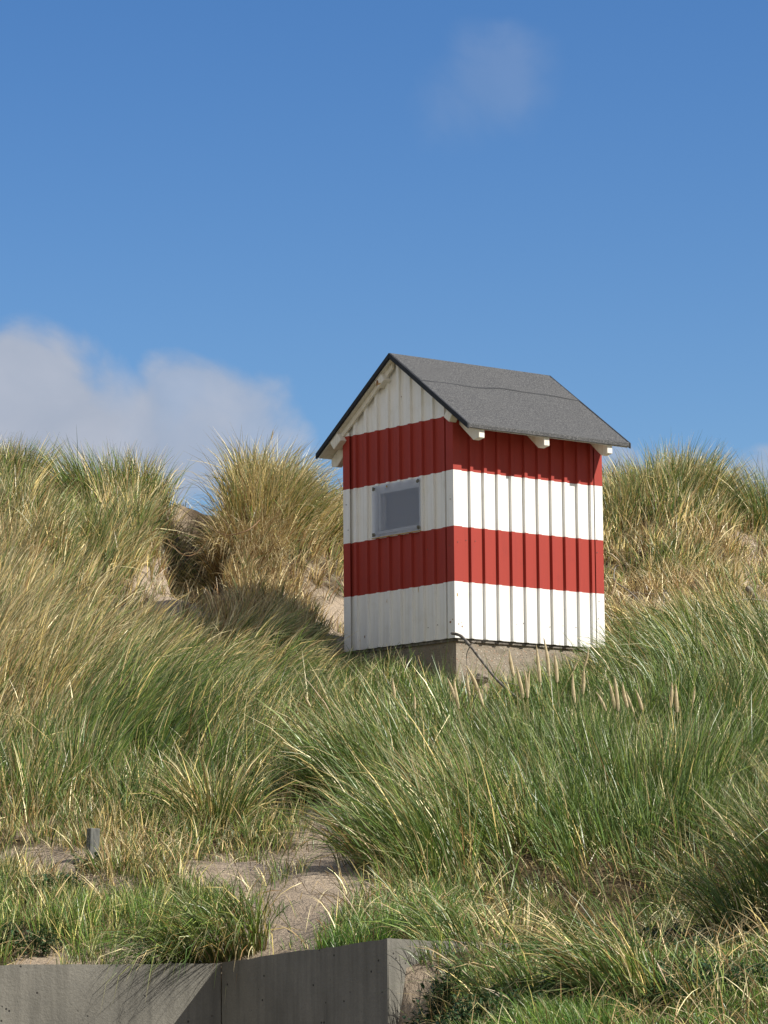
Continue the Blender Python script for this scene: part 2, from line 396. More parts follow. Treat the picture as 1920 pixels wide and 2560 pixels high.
# ------------------------------------------------------------------ vegetation control table (x, y in the 1659-wide view of the ROOT)
# x, y, density, length, lean right(+)/left(-), lean away(+)/near(-), droop, dryness
G = [
 (0,1060,.8,.34,.30,0,.7,.45),(120,1070,.7,.15,.35,0,.8,.45),(60,1180,1,.48,.45,0,.8,.60),(150,1350,1,.55,.8,0,.9,.72),(40,1420,1,.55,.65,0,.8,.75),
 (50,1550,1,.50,.7,0,.8,.68),(250,1220,.9,.46,.7,0,.9,.55),(330,1250,.3,.28,.4,0,.8,.8),(350,1330,.2,.25,.6,0,.8,.6),(300,1400,.95,.42,1.1,0,.9,.55),(390,1430,.9,.34,1.25,0,1.0,.45),
 (250,1600,1,.5,1.15,0,.9,.30),(450,1520,1,.5,1.45,0,1.1,.2),(600,1500,1,.42,1.5,0,1.1,.16),(720,1475,1,.26,1.1,0,1.1,.30),(150,1500,1,.52,.95,0,.9,.55),
 (80,1720,.95,.42,.25,0,.7,.22),(300,1730,.95,.32,.1,0,.8,.2),(200,1640,1,.45,.6,0,.9,.35),(400,1640,1,.5,1.1,0,1,.16),(550,1650,1,.42,.3,0,.9,.2),(640,1690,.8,.32,0,0,.8,.28),
 (50,1810,.7,.25,.1,0,.8,.40),(200,1810,.6,.2,.1,0,.8,.4),(60,1855,.08,.12,0,0,.8,.4),(150,1870,.05,.12,0,0,.8,.4),(300,1820,.7,.25,.1,0,.8,.4),(300,1870,.75,.16,.2,0,.9,.5),(250,1900,.2,.14,.2,0,.9,.5),
 (420,1820,.8,.3,.1,0,.8,.4),(430,1890,.35,.2,.1,0,.9,.5),(550,1820,.8,.28,.1,0,.8,.35),(540,1890,.10,.15,0,0,.8,.5),(620,1830,.6,.22,0,0,.8,.3),(690,1800,.0,.2,0,0,.5,.5),(650,1870,.03,.15,0,0,.8,.5),
 (720,1860,.0,.2,0,0,.8,.5),(760,1900,.04,.2,-.4,0,.8,.5),(640,1960,.03,.15,0,0,.8,.5),(700,1950,.03,.15,0,0,.8,.5),(600,1920,.05,.15,0,0,.8,.5),
 (0,1960,1.8,.19,0,-.1,.6,.15),(150,1970,1.8,.19,.1,-.1,.6,.15),(300,1980,1.8,.2,0,-.1,.6,.2),(400,1960,1.8,.18,0,-.2,.7,.2),(0,2030,.9,.19,0,0,.6,.2),(100,2030,.6,.2,0,0,.6,.4),(250,2035,.45,.18,0,0,.6,.5),(520,1990,.6,.18,0,0,.8,.2),
 (100,2075,.06,.12,0,0,.6,.5),(300,2078,.06,.12,0,0,.6,.5),(420,2060,.3,.15,0,0,.6,.4),(600,2040,.05,.12,0,0,.6,.4),(560,2020,.2,.15,0,0,.6,.4),(680,2020,.3,.12,0,0,.6,.25),
 (760,2000,1.6,.13,.1,0,.7,.08),(850,1985,1.7,.15,.1,0,.7,.08),(950,1990,1.5,.2,.1,0,.7,.12),(820,1950,.35,.25,-.5,0,.8,.2),
 (790,1800,.7,.50,-1.0,-.2,1.0,.15),(760,1840,.3,.45,-1.0,-.2,1.0,.2),(850,1700,1,.58,-.8,-.1,1.0,.15),(780,1640,.9,.40,-.5,0,.9,.25),(820,1560,.9,.27,-.2,0,.8,.25),(950,1620,1,.38,-.55,0,.8,.15),
 (900,1880,.9,.5,-1.1,-.1,1.1,.18),(1050,1780,1,.62,-.75,0,.8,.12),(1200,1780,1,.56,-.45,0,.6,.12),(1350,1780,1,.56,-.15,0,.45,.15),(1500,1780,1,.6,.3,0,.6,.2),(1610,1780,1,.5,.2,0,.9,.4),
 (1600,1880,1,.48,-.5,-.35,1.0,.42),(1450,1890,1,.5,-.5,-.35,.9,.2),(1250,1900,1,.5,-.7,-.35,.8,.15),(1080,1900,.95,.5,-.9,-.3,1,.15),
 (1500,1620,1,.42,.3,0,.6,.12),(1620,1640,1,.5,.4,0,.8,.2),(1400,1640,1,.42,.0,0,.5,.12),(1250,1620,.9,.36,-.15,0,.4,.12),(1120,1600,.7,.28,-.3,0,.5,.15),(1040,1570,.35,.2,-.2,0,.6,.3),(950,1530,.5,.22,.1,0,.7,.25),
 (1400,1490,1,.42,-1.0,0,1.1,.22),(1550,1490,1,.6,-.9,0,.9,.18),(1640,1450,1,.55,-.8,0,.9,.25),(1340,1420,1,.36,-1.0,0,1.3,.40),(1450,1400,1,.5,-1.0,0,1.2,.28),(1550,1380,.9,.45,-.7,0,1.0,.3),
 (1400,1310,.5,.26,-.2,-.1,1.3,.92),(1500,1305,.5,.26,.1,-.1,1.3,.9),(1600,1310,.25,.3,-.3,0,1,.4),
 (1330,1230,.85,.36,-.15,-.1,1.3,.88),(1450,1230,.85,.42,.2,0,.9,.72),(1400,1180,.8,.36,.1,-.1,1.2,.85),(1550,1220,.7,.36,.4,0,1.1,.82),(1600,1260,.35,.3,.3,0,.9,.6),(1620,1160,.15,.3,.2,0,.9,.5),(1655,1200,.3,.3,0,0,.9,.5),
 (1340,1120,.9,.38,.1,0,.9,.7),(1450,1120,1,.5,.3,0,.7,.42),(1540,1120,1,.4,.6,0,.9,.4),(1655,1100,.9,.4,-.25,0,.8,.25),(1330,1050,.8,.3,0,0,.7,.45),(1450,1050,1,.34,.35,0,.7,.4),(1540,1060,1,.25,.5,0,.8,.35),(1600,1090,.1,.2,.2,0,.8,.4),
 (500,1090,1,.42,.0,-.1,.6,.55),(570,1120,1,.45,.35,0,.8,.6),(640,1130,.9,.42,.8,0,1,.5),(700,1125,.8,.28,.8,0,1,.5),(560,1230,.9,.34,.2,-.4,1.6,.85),(640,1210,.8,.32,.5,-.2,1.2,.65),(620,1290,.6,.26,.3,-.2,1.3,.85),
 (580,1350,.8,.28,.1,-.2,1.2,.88),(700,1220,.6,.25,.6,0,1.0,.65),(700,1265,.6,.28,.5,-.1,1.2,.8),(660,1300,.5,.25,.3,-.2,1.2,.85),(720,1345,.03,.2,.5,0,1,.8),(705,1370,.04,.2,.5,0,1,.6),(640,1360,.75,.25,.2,0,1,.75),(490,1330,.6,.26,-.1,-.2,1.2,.9),(500,1250,.85,.34,-.1,-.4,1.5,.95),
 (440,1230,.06,.25,-.2,-.3,1.2,.9),(430,1140,.08,.2,-.4,-.2,1.2,.6),(405,1270,.2,.25,.2,-.2,1.2,.9),(365,1200,.5,.25,0,-.3,1.4,.9),(440,1390,.5,.2,.7,0,1,.6),(540,1430,1,.38,1.4,0,1,.35),(650,1430,.9,.32,1.4,0,1,.35),
 (250,1075,1,.25,-.1,0,.6,.35),(330,1085,1,.25,.1,0,.7,.45),(180,1075,.8,.22,-.2,0,.7,.35),(290,1150,1,.45,.1,0,.8,.55),(350,1160,.8,.3,.1,-.2,1.2,.85),(390,1110,.3,.2,0,0,1.2,.8),(400,1180,.1,.2,0,0,1.2,.9),(440,1300,.04,.2,0,0,1,.9),(350,1280,.25,.22,.3,0,.8,.6),(330,1310,.3,.25,.3,0,.8,.6),(145,1085,.5,.15,.2,0,.8,.4),(400,1075,.3,.2,0,0,.8,.6),
 (940,2050,.7,.2,-.9,-.2,1.0,.2),(1400,2060,1.5,.08,0,0,.9,.12),(1550,2060,1.5,.08,0,0,.9,.12),(1040,2030,1.0,.13,-.6,-.1,.9,.2),(1100,2000,.8,.10,-.4,0,.9,.3),(1150,2060,1.4,.08,-.2,0,.9,.12),(1280,2050,1.3,.07,-.1,0,.9,.3),(870,2080,.03,.1,0,0,1,.2),(905,2110,.25,.14,-.4,0,1,.15),(1150,1970,1.7,.11,-.4,0,1,.1),(1260,1990,1.8,.09,0,0,.9,.12),(1380,1985,1.8,.10,-.3,0,1,.1),(1550,1985,1.8,.10,-.3,0,1,.1),(1640,1985,1.2,.08,-.6,0,1,.3),
 (1100,2150,1.5,.17,-.6,-.2,1.0,.08),(1300,2150,1.7,.15,-.6,-.2,1.0,.1),(1450,2130,1.9,.085,-.2,0,.8,.12),(1600,2120,1.9,.09,-.3,0,.8,.08),(880,2130,.15,.14,-.5,-.2,1,.15),(850,2200,.25,.12,-.3,-.2,1,.15),(1000,2190,.5,.12,-.9,-.2,1,.15),(1500,2210,1.9,.09,-.2,0,.8,.1),(1640,2210,1.9,.09,-.2,0,.8,.1),
]
G = np.array(G, float)
def fields(px, py):
    out = np.empty((len(px), 6))
    for i in range(0, len(px), 20000):
        dx = (px[i:i + 20000, None] - G[None, :, 0]); dy = (py[i:i + 20000, None] - G[None, :, 1])
        w = 1 / (dx * dx + dy * dy * 1.3 + 250.) ** 2.2
        out[i:i + 20000] = (w @ G[:, 2:]) / w.sum(1, keepdims=True)
    return out

# ---------------- terrain mesh
gx = np.arange(-9, 9.01, .065); gy = np.arange(11.4, 35.0, .065)
GX, GY = np.meshgrid(gx, gy); GZ = terrain(GX, GY)
nx, ny = len(gx), len(gy)
pxx, pyy = project(GX.ravel(), GY.ravel(), GZ.ravel())
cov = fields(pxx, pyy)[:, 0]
verts = np.c_[GX.ravel(), GY.ravel(), GZ.ravel()]
idx = np.arange(nx * ny).reshape(ny, nx)
quads = np.stack([idx[:-1, :-1], idx[:-1, 1:], idx[1:, 1:], idx[1:, :-1]], -1).reshape(-1, 4)
def fast_mesh(name, verts, quads, mats, attrs=None, smooth=True):
    me = bpy.data.meshes.new(name)
    me.vertices.add(len(verts)); me.vertices.foreach_set('co', np.asarray(verts, np.float32).ravel())
    me.loops.add(quads.size); me.loops.foreach_set('vertex_index', quads.astype(np.int32).ravel())
    k = quads.shape[1]
    me.polygons.add(len(quads)); me.polygons.foreach_set('loop_start', np.arange(0, quads.size, k, dtype=np.int32))
    me.polygons.foreach_set('loop_total', np.full(len(quads), k, np.int32))
    me.polygons.foreach_set('use_smooth', np.full(len(quads), smooth))
    for mm in mats: me.materials.append(mm)
    for nme, (typ, data) in (attrs or {}).items():
        a = me.attributes.new(nme, typ, 'POINT')
        a.data.foreach_set('value' if typ == 'FLOAT' else 'color', np.asarray(data, np.float32).ravel())
    me.update(calc_edges=True)
    o = bpy.data.objects.new(name, me); col.objects.link(o); return o
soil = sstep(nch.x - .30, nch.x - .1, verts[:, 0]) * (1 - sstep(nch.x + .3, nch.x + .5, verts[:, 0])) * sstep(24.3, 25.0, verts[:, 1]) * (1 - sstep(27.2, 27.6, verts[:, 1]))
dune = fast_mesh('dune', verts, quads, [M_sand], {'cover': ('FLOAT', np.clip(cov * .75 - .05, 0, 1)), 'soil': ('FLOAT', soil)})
tag(dune, kind='structure')
bv, bf = [(-2500, -60, -.05), (2500, -60, -.05), (2500, 3000, -.05), (-2500, 3000, -.05)], [(0, 1, 2, 3)]
tag(build('beach', bv, bf, M_sand), kind='structure')

# ------------------------------------------------------------------ grass
PAL = np.array([[.078, .135, .022], [.105, .170, .056], [.150, .215, .040], [.23, .27, .065], [.60, .47, .18], [.75, .65, .37], [.24, .14, .055], [.46, .34, .17]])
def blades(root, L, wind, fan, droop, dry, width, seed=0, up=1.0, brown=.0, bright=1.0, turf=None, jitter=.27):
    """root (n,3), L (n), wind (n,2), fan (n,2) -> ribbon verts, quads, colours"""
    n = len(L); r = np.random.default_rng(seed)
    jit = r.normal(0, 1, (n, 2)) * (jitter if np.isscalar(jitter) else jitter[:, None])
    h = wind * .62 + fan + jit
    hm = np.sqrt((h ** 2).sum(1)) + 1e-6
    hd = h / hm[:, None]
    t0 = np.clip(hm * .45, .02, 1.05) * up
    bend = np.clip(droop * (.45 + .55 * hm) * r.uniform(.45, 1.45, n), 0, 2.2)
    kk = np.where(r.random(n) < .13, r.uniform(.5, 1.5, n), 0); kj = r.integers(1, 4, n)
    S = np.array([0, .25, .5, .75, 1.]); k = len(S)
    pts = np.zeros((n, k, 3)); pts[:, 0] = root
    for i in range(1, k):
        sm = (S[i] + S[i - 1]) / 2
        t = np.minimum(t0 + bend * sm ** 1.4 + kk * (i > kj), 2.9)
        # wind turns the upper half of a blade further downwind
        wd = hd + wind * (.55 * sm); wd = wd / (np.sqrt((wd ** 2).sum(1))[:, None] + 1e-6)
        ds = (S[i] - S[i - 1]) * L
        pts[:, i, 0] = pts[:, i - 1, 0] + np.sin(t) * wd[:, 0] * ds
        pts[:, i, 1] = pts[:, i - 1, 1] + np.sin(t) * wd[:, 1] * ds
        pts[:, i, 2] = pts[:, i - 1, 2] + np.cos(t) * ds
    tw = r.uniform(0, math.pi, n)
    side = np.stack([np.cos(tw), np.sin(tw) * .55, r.normal(0, .25, n)], 1)
    tang = pts[:, -1] - pts[:, 0]; tang /= np.linalg.norm(tang, axis=1)[:, None] + 1e-9
    side -= tang * (side * tang).sum(1)[:, None]; side /= np.linalg.norm(side, axis=1)[:, None] + 1e-9
    prof = np.array([.85, 1., .85, .55, .10])
    off = side[:, None, :] * (width[:, None] * prof[None, :] * .5)[:, :, None]
    V = np.stack([pts - off, pts + off], 2).reshape(n * k * 2, 3)
    base = (np.arange(n) * k * 2)[:, None, None]
    q = np.array([[2 * i, 2 * i + 1, 2 * i + 3, 2 * i + 2] for i in range(k - 1)])[None]
    Qd = (base + q).reshape(-1, 4)
    brown = np.clip(np.maximum(brown, (dry - .70) * 2.6), 0, .85)
    # colours: a green or a dry blade; dry blades straw or brown; green ones may have a straw tip
    isdry = r.random(n) < dry * .92
    g = r.random(n); gi = np.where(g < .38, 0, np.where(g < .70, 1, np.where(g < .90, 2, 3)))
    d_ = r.random(n); di = np.where(d_ < .45 - brown * .4, 4, np.where(d_ < .68 - brown * .5, 5, np.where(d_ < .86 - brown * .2, 7, 6)))
    c = np.where(isdry[:, None], PAL[di], PAL[gi]) * r.uniform(.55, 1.6, (n, 1)) * bright * 1.12
    if turf is not None: c = c * (1 + turf[:, None] * np.array([.02, .20, -.05]))
    C = np.repeat(c[:, None, :], k, 1)
    tipdry = (r.random(n) < .22 + dry * .6)
    straw = np.array([.56, .49, .30])
    for i, a in ((3, .35), (4, .75)):
        C[:, i] = np.where(tipdry[:, None], C[:, i] * (1 - a) + straw * a, C[:, i])
    bs = np.array([.12, .085, .035])  # dry sheath at the foot, darkened to paint shade between the blades
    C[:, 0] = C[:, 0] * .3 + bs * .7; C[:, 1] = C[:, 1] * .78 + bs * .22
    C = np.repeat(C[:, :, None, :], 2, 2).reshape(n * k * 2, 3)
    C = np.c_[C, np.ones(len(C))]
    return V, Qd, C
acc = {}
def push(key, vqc):
    acc.setdefault(key, []).append(vqc)
def flush(key, name, mats=(M_grass,)):
    Vs, Qs, Cs = [], [], []; o = 0
    for v, q, c in acc[key]:
        Vs.append(v); Qs.append(q + o); Cs.append(c); o += len(v)
    return fast_mesh(name, np.concatenate(Vs), np.concatenate(Qs), list(mats), {'tint': ('FLOAT_COLOR', np.concatenate(Cs))}, True)

HX, HY, HYAW, HW, HD, HZ = 0.46535, 22.21803, 0.68138, 1.18454, 1.34897, 2.23543 + ZC
hv = np.array([math.cos(HYAW), math.sin(HYAW)]); hu = np.array([-math.sin(HYAW), math.cos(HYAW)])
def in_hut(x, y, mgn=-.04):
    rx_, ry_ = x - HX, y - HY
    a = rx_ * hu[0] + ry_ * hu[1]; b_ = rx_ * hv[0] + ry_ * hv[1]
    return (a > mgn) & (a < HW - mgn) & (b_ > mgn) & (b_ < HD - mgn)

# clump centres over the dune; denser inside the view, thinner outside
NC = 26000
cx = rng.uniform(-8.6, 8.6, NC * 5); cy = rng.uniform(12.9, 30.5, NC * 5)
half = cy * .1143 + .35
inside = np.abs(cx) < half
near_side = np.abs(cx) < half + 1.6
keepp = np.where(inside, 1.0, np.where(near_side, .45, .10))
cz = terrain(cx, cy)
ppx, ppy = project(cx, cy, cz)
ok = ~is_low(cx, cy - .05) & ~in_hut(cx, cy, -.02) & (cz > .05) & (rng.random(len(cx)) < keepp * .80)
cx, cy, cz, ppx, ppy = cx[ok], cy[ok], cz[ok], ppx[ok], ppy[ok]
Fd = fields(ppx, ppy)
den = Fd[:, 0] * (.30 + 1.35 * vnoise(cx, cy, 2.1, 9))
def soilf(x, y): return sstep(nch.x - .30, nch.x - .12, x) * (1 - sstep(nch.x + .2, nch.x + .36, x)) * sstep(24.2, 24.9, y) * (1 - sstep(27.1, 27.5, y))
den = den * (1 - .93 * soilf(cx, cy))
# behind the crest keep it sparse
crest = cy > 28.2
den = np.where(crest, den * .5, den)
ok = rng.random(len(cx)) < .5 * np.clip(den, 0, 1.95) ** 1.25
Fdp = np.c_[ppx, ppy][ok]; cx, cy, cz, Fd = cx[ok], cy[ok], cz[ok], Fd[ok]
print('clumps', len(cx))
short = Fd[:, 1] < .24
nb = rng.integers(10, 30, len(cx)); nb = np.where(short, nb + 6, nb)
rep = np.repeat(np.arange(len(cx)), nb); n = len(rep)
ang = rng.uniform(0, 2 * math.pi, n); rad = np.sqrt(rng.random(n))
crad = (rng.uniform(.025, .09, len(cx)) * np.where(short, 1.5, 1.0))[rep]
rx_, ry_ = np.cos(ang) * rad, np.sin(ang) * rad
X = cx[rep] + rx_ * crad; Y = cy[rep] + ry_ * crad
okb = ~is_low(X, Y - .02) & ~in_hut(X, Y)
rep, rx_, ry_, X, Y = rep[okb], rx_[okb], ry_[okb], X[okb], Y[okb]; n = len(rep)
Z = terrain(X, Y) - .015
cl_len = rng.uniform(.75, 1.2, len(cx)) * (.62 + .72 * vnoise(cx, cy, 1.5, 21)) * np.where(rng.random(len(cx)) < .12, 1.25, 1.0)
L = .86 * Fd[rep, 1] * cl_len[rep] * rng.uniform(.55, 1.15, n)
wind = Fd[rep][:, 2:4] * rng.uniform(.7, 1.25, len(cx))[rep][:, None] + rng.normal(0, .12, (len(cx), 2))[rep]
fan = np.stack([rx_, ry_], 1) * .33
cdry = np.clip(Fd[:, 5] + (vnoise(cx, cy, 1.5, 31) - .5) * .55 + rng.normal(0, .13, len(cx)), .02, 1)
cdry = cdry * np.where((Fdp[:, 0] > 780) & (Fdp[:, 1] > 1420), .62, 1.0)
W_ = rng.uniform(.0038, .0076, n) * np.where(L < .2, .8, 1.0) * np.clip(Y / 20.5, .68, 1.3)
zone = np.where(Y < 15.35, 0, np.where(short[rep], 1, 2))
roots = np.c_[X, Y, Z]
for zn in (0, 1, 2):
    s = zone == zn
    push(zn, blades(roots[s], L[s], wind[s], fan[s], Fd[rep][s, 4], cdry[rep][s], W_[s], seed=zn + 50, jitter=np.where((Fdp[rep][s, 0] < 760) & (Fdp[rep][s, 1] > 1220) & (Fdp[rep][s, 1] < 1700), .15, .27), turf=((1 - sstep(.16, .26, Fd[rep][s, 1])) * (1 - sstep(16.4, 17.2, Y[s])))))
print('blades', n)
# dead litter lying between the tufts
NL = 60000
lx = rng.uniform(-4.6, 4.6, NL * 2); ly = rng.uniform(13.2, 28.5, NL * 2)
lz = terrain(lx, ly); a_, b_ = project(lx, ly, lz); fl = fields(a_, b_)
ok = ~is_low(lx, ly - .08) & ~in_hut(lx, ly, -.05) & (np.abs(lx) < ly * .1143 + .8) & (rng.random(len(lx)) < np.clip(fl[:, 0] * .55 + .03 * (fl[:, 0] > .02), 0, .5))
lx, ly, lz, fl = lx[ok], ly[ok], lz[ok], fl[ok]; n = len(lx)
th = rng.uniform(0, 2 * math.pi, n)
push('litter', blades(np.c_[lx, ly, lz + .008], rng.uniform(.06, .26, n), np.stack([np.cos(th), np.sin(th)], 1) * rng.uniform(1.6, 3.2, (n, 1)), np.zeros((n, 2)),
     rng.uniform(.3, .9, n), np.full(n, 1.05), rng.uniform(.003, .0055, n), seed=77, brown=.8))
print('litter', n)
tag(flush(2, 'dune_grass'), kind='stuff')
tag(flush(1, 'short_grass'), kind='stuff')
tag(flush(0, 'bank_grass'), kind='stuff')
tag(flush('litter', 'dead_grass_litter'), kind='stuff')

def tussock(px, py, d, nbl, rad, Lr, wind_, droop, dry, label, seed, fanf=.8, brown=0, w=(.0036, .0068), name='grass_tussock', group=None, bright=1.0):
    """one free-standing tussock whose foot stands at photo pixel px,py (1659 view) and distance d"""
    f = unproj(px / .864, py / .864, d)
    r = np.random.default_rng(seed)
    an = r.uniform(0, 2 * math.pi, nbl); rr = np.sqrt(r.random(nbl))
    x = f.x + np.cos(an) * rr * rad[0]; y = f.y + np.sin(an) * rr * rad[1]
    z = terrain(x, y) - .02
    LL = r.uniform(*Lr, nbl)
    v, q, c = blades(np.c_[x, y, z], LL, np.tile(np.array(wind_, float), (nbl, 1)) * r.uniform(.6, 1.3, (nbl, 1)),
                     np.stack([np.cos(an) * rr, np.sin(an) * rr], 1) * fanf, np.full(nbl, droop), np.full(nbl, dry), r.uniform(*w, nbl), seed=seed + 1, brown=brown, bright=bright)
    zf = float(terrain(np.array([f.x]), np.array([f.y]))[0])
    v = v - np.array([f.x, f.y, zf])
    o = fast_mesh(name, v, q, [M_grass], {'tint': ('FLOAT_COLOR', c)}, True)
    o.location = (f.x, f.y, zf)
    tag(o, label, 'grass tussock', group)
    return o
CG = 'tall tussocks on the dune crest'
tussock(455, 2035, 15.74, 620, (.26, .08), (.28, .60), (-1.0, -1.25), 1.95, .2, 'large green tussock drooping over the top of the concrete wall', 101)
tussock(468, 1790, 18.1, 420, (.14, .14), (.3, .62), (.0, -.2), 1.0, .42, 'loose fountain-shaped tussock in the middle of the slope, left of the sand path', 102, 1.1)
tussock(165, 1735, 18.7, 160, (.12, .1), (.35, .62), (.25, 0), .45, .12, 'upright green tussock above the grey post', 103, .5)
tussock(225, 1095, 26.2, 700, (.34, .28), (.32, .58), (-.35, 0), .7, .3, 'bushy green crest tussock left of the dark hollow', 104, .7, group=CG)
tussock(330, 1105, 26.3, 560, (.22, .28), (.32, .56), (.25, 0), .7, .45, 'yellowing crest tussock directly on the left rim of the dark hollow', 105, .7, group=CG)
tussock(540, 1145, 25.8, 1300, (.40, .32), (.34, .70), (-.05, -.25), 1.1, .76, 'tallest crest tussock with straw stems on the right rim of the dark hollow', 106, .7, group=CG)
tussock(630, 1170, 26.0, 1200, (.38, .32), (.32, .66), (.7, -.1), 1.2, .68, 'windswept crest tussock leaning towards the hut gable', 107, .6, group=CG)
tussock(5, 1090, 26.5, 700, (.38, .3), (.26, .50), (.2, 0), .7, .4, 'green crest tussock at the left end of the dune', 108, .7, group=CG)
tussock(1345, 1095, 26.9, 600, (.3, .3), (.26, .48), (.05, 0), .6, .5, 'crest tussock just right of the hut eave', 109, .7, group=CG)
tussock(1455, 1085, 27.1, 1100, (.40, .3), (.32, .58), (.2, 0), .6, .45, 'highest bushy tussock on the crest right of the hut', 110, .7, group=CG)
tussock(1535, 1100, 27.1, 700, (.28, .3), (.28, .50), (.75, 0), 1.1, .45, 'crest tussock blown flat towards the right on the dune beyond the hut', 111, .6, group=CG)
tussock(1662, 1095, 27.0, 500, (.25, .3), (.35, .72), (-.3, 0), .7, .2, 'dark green crest tussock at the right end of the dune', 112, .7, group=CG)
tussock(1125, 2040, 15.4, 110, (.09, .08), (.14, .34), (-.05, 0), .6, .5, 'small spiky straw-tipped tuft below the tall grass right of the wall corner', 113, 1.1)
tussock(1340, 2170, 14.0, 380, (.16, .12), (.34, .62), (-1.25, -.2), 1.15, .25, 'pale tussock arching left at the bottom of the bank', 114, .45)
tussock(1610, 2000, 16.2, 240, (.14, .12), (.4, .75), (-1.0, -.1), 1.3, .35, 'tussock arching left at the right of the lower bank', 115, .5)
tussock(1400, 1810, 18.4, 520, (.30, .2), (.42, .66), (-.05, 0), .35, .12, 'upright tussock of pale green stems well below the right end of the hut', 116, .5)
tussock(1290, 1660, 20.1, 300, (.22, .15), (.3, .52), (.25, 0), .35, .12, 'tall upright tussock before the right end of the plinth', 117, .5)
tussock(1510, 1790, 18.7, 460, (.24, .2), (.45, .72), (.55, 0), .6, .12, 'pale green tussock fanning to the right on the bank', 118, .5)
tussock(900, 1900, 17.0, 600, (.30, .2), (.4, .75), (-1.1, -.15), 1.0, .15, 'dark green tussock overhanging the right side of the sand path', 119, .5)
tussock(800, 1730, 18.6, 600, (.30, .2), (.4, .75), (-.95, -.15), .9, .15, 'dark green tussock at the upper end of the sand path', 120, .5)
tussock(960, 1560, 21.0, 90, (.35, .1), (.35, .6), (-.2, 0), .4, .25, 'sparse thin tuft before the shaded side of the plinth', 121, .7)
tussock(500, 1310, 24.9, 520, (.26, .12), (.2, .42), (-.2, -.8), 2.0, .98, 'brown dead tuft hanging on the bank below the tallest crest tussock', 122, .8, brown=.9, bright=.75)
tussock(1000, 2075, 15.0, 130, (.2, .1), (.22, .46), (-1.1, -.2), 1.2, .2, 'tussock leaning left behind the broken top corner of the concrete wall', 123, .5)
tussock(1110, 2165, 14.1, 90, (.2, .12), (.24, .48), (-1.25, -.2), 1.25, .2, 'broad tussock arching left beside the weeds at the foot of the wall corner', 124, .5)
tussock(1480, 2185, 13.9, 90, (.2, .1), (.2, .42), (-.9, -.1), 1.1, .2, 'thin loose tuft in the turf at the bottom right', 125, .7)
tussock(485, 1175, 25.5, 240, (.10, .16), (.25, .52), (-1.1, -.7), 1.4, .6, 'ragged tuft drooping left over the dark hollow', 126, .6, brown=.3)
tussock(525, 1225, 25.2, 900, (.26, .16), (.25, .52), (-.2, -1.1), 2.1, .98, 'matted brown dead grass hanging down the bank right of the dark hollow', 127, .8, brown=.8, bright=.8)
tussock(690, 1190, 26.2, 420, (.2, .2), (.18, .36), (.5, -.1), 1.2, .7, 'low dry tuft between the windswept crest tussock and the hut', 128, .8)
tussock(232, 1868, 17.15, 110, (.12, .05), (.1, .24), (-.3, -.2), 1.0, .5, 'small dry tuft in front of the grey post', 129, .9)

# ------------------------------------------------------------------ hut
hut = empty('beach_hut', (HX, HY, HZ), HYAW)
# local axes: X = depth direction (right face), Y = gable direction (left face); corner at the origin
tag(hut, 'small red and white striped metal-clad hut with grey felt gable roof', 'hut')
z1, z2, z3, z4 = .37601, .7487, 1.12698, 1.5
RZ, EO, EZ = 1.9971, .22692, 1.40439
SL = (RZ - EZ) / (HW / 2 + EO)                     # roof slope
def roof_z(y): return RZ - abs(y - HW / 2) * SL
RT = .040
def profile(length, first, pitch, n, rib=.026, fl=.004, dep=.0185):
    pts = [(0.003, -dep)]
    for k in range(n):
        a = first + k * pitch
        if a + rib + 2 * fl > length - .01: break
        pts += [(a, -dep), (a + fl, -.001), (a + fl + rib, -.001), (a + 2 * fl + rib, -dep)]
    pts += [(length - .003, -dep)]
    return pts
def cladding(name, prof, mapf, top, gable=False, hole=None, reverse=False, allred=False):
    ss = sorted(set([s for s, _ in prof] + ([HW / 2] if gable else []) + ([hole[0], hole[1]] if hole else [])))
    ds = np.interp(ss, [p[0] for p in prof], [p[1] for p in prof])
    zl = [0, z1, z2] + ([hole[2], hole[3]] if hole else []) + [z3, z4]
    zl = sorted(zl)
    V = []; F = []; mi = []
    for s, d in zip(ss, ds):
        t = top(s)
        for z in zl + [t]: V.append(mapf(s, d, min(z, t)))
    nz_ = len(zl) + 1
    for i in range(len(ss) - 1):
        for j in range(nz_ - 1):
            za = zl[j]
            if hole and ss[i] >= hole[0] - 1e-6 and ss[i + 1] <= hole[1] + 1e-6 and za >= hole[2] - 1e-6 and (zl[j + 1] if j + 1 < len(zl) else 9) <= hole[3] + 1e-6: continue
            q = (i * nz_ + j, (i + 1) * nz_ + j, (i + 1) * nz_ + j + 1, i * nz_ + j + 1)
            F.append(q[::-1] if reverse else q)
            red = (z1 - 1e-6 <= za < z2 - 1e-6) or (z3 - 1e-6 <= za < z4 - 1e-6) or (allred and za >= z3 - 1e-6)
            mi.append(1 if red else 0)
    o = build(name, V, F, [M_white, M_red], hut, mi)
    return o
HOLE = (.362, .775, .795, 1.052)
gtop = lambda s: roof_z(s) - RT - .004
# long face (right), gable face (left), and the two at the back
w1 = cladding('wall', profile(HD, .147, .1215, 10), lambda s, d, z: (s, -d, z), lambda s: roof_z(0) - RT - .002, allred=True)
w1['label'] = 'sunlit long wall with red and white bands'
w2 = cladding('wall', profile(HW, .088, .1195, 9), lambda s, d, z: (-d, s, z), gtop, True, HOLE, True)
w2['label'] = 'shaded gable wall with the window'
w3 = cladding('wall', profile(HD, .147, .1215, 10), lambda s, d, z: (s, HW + d, z), lambda s: roof_z(HW) - RT - .002, reverse=True, allred=True)
w4 = cladding('wall', profile(HW, .088, .1195, 9), lambda s, d, z: (HD + d, s, z), gtop, True)
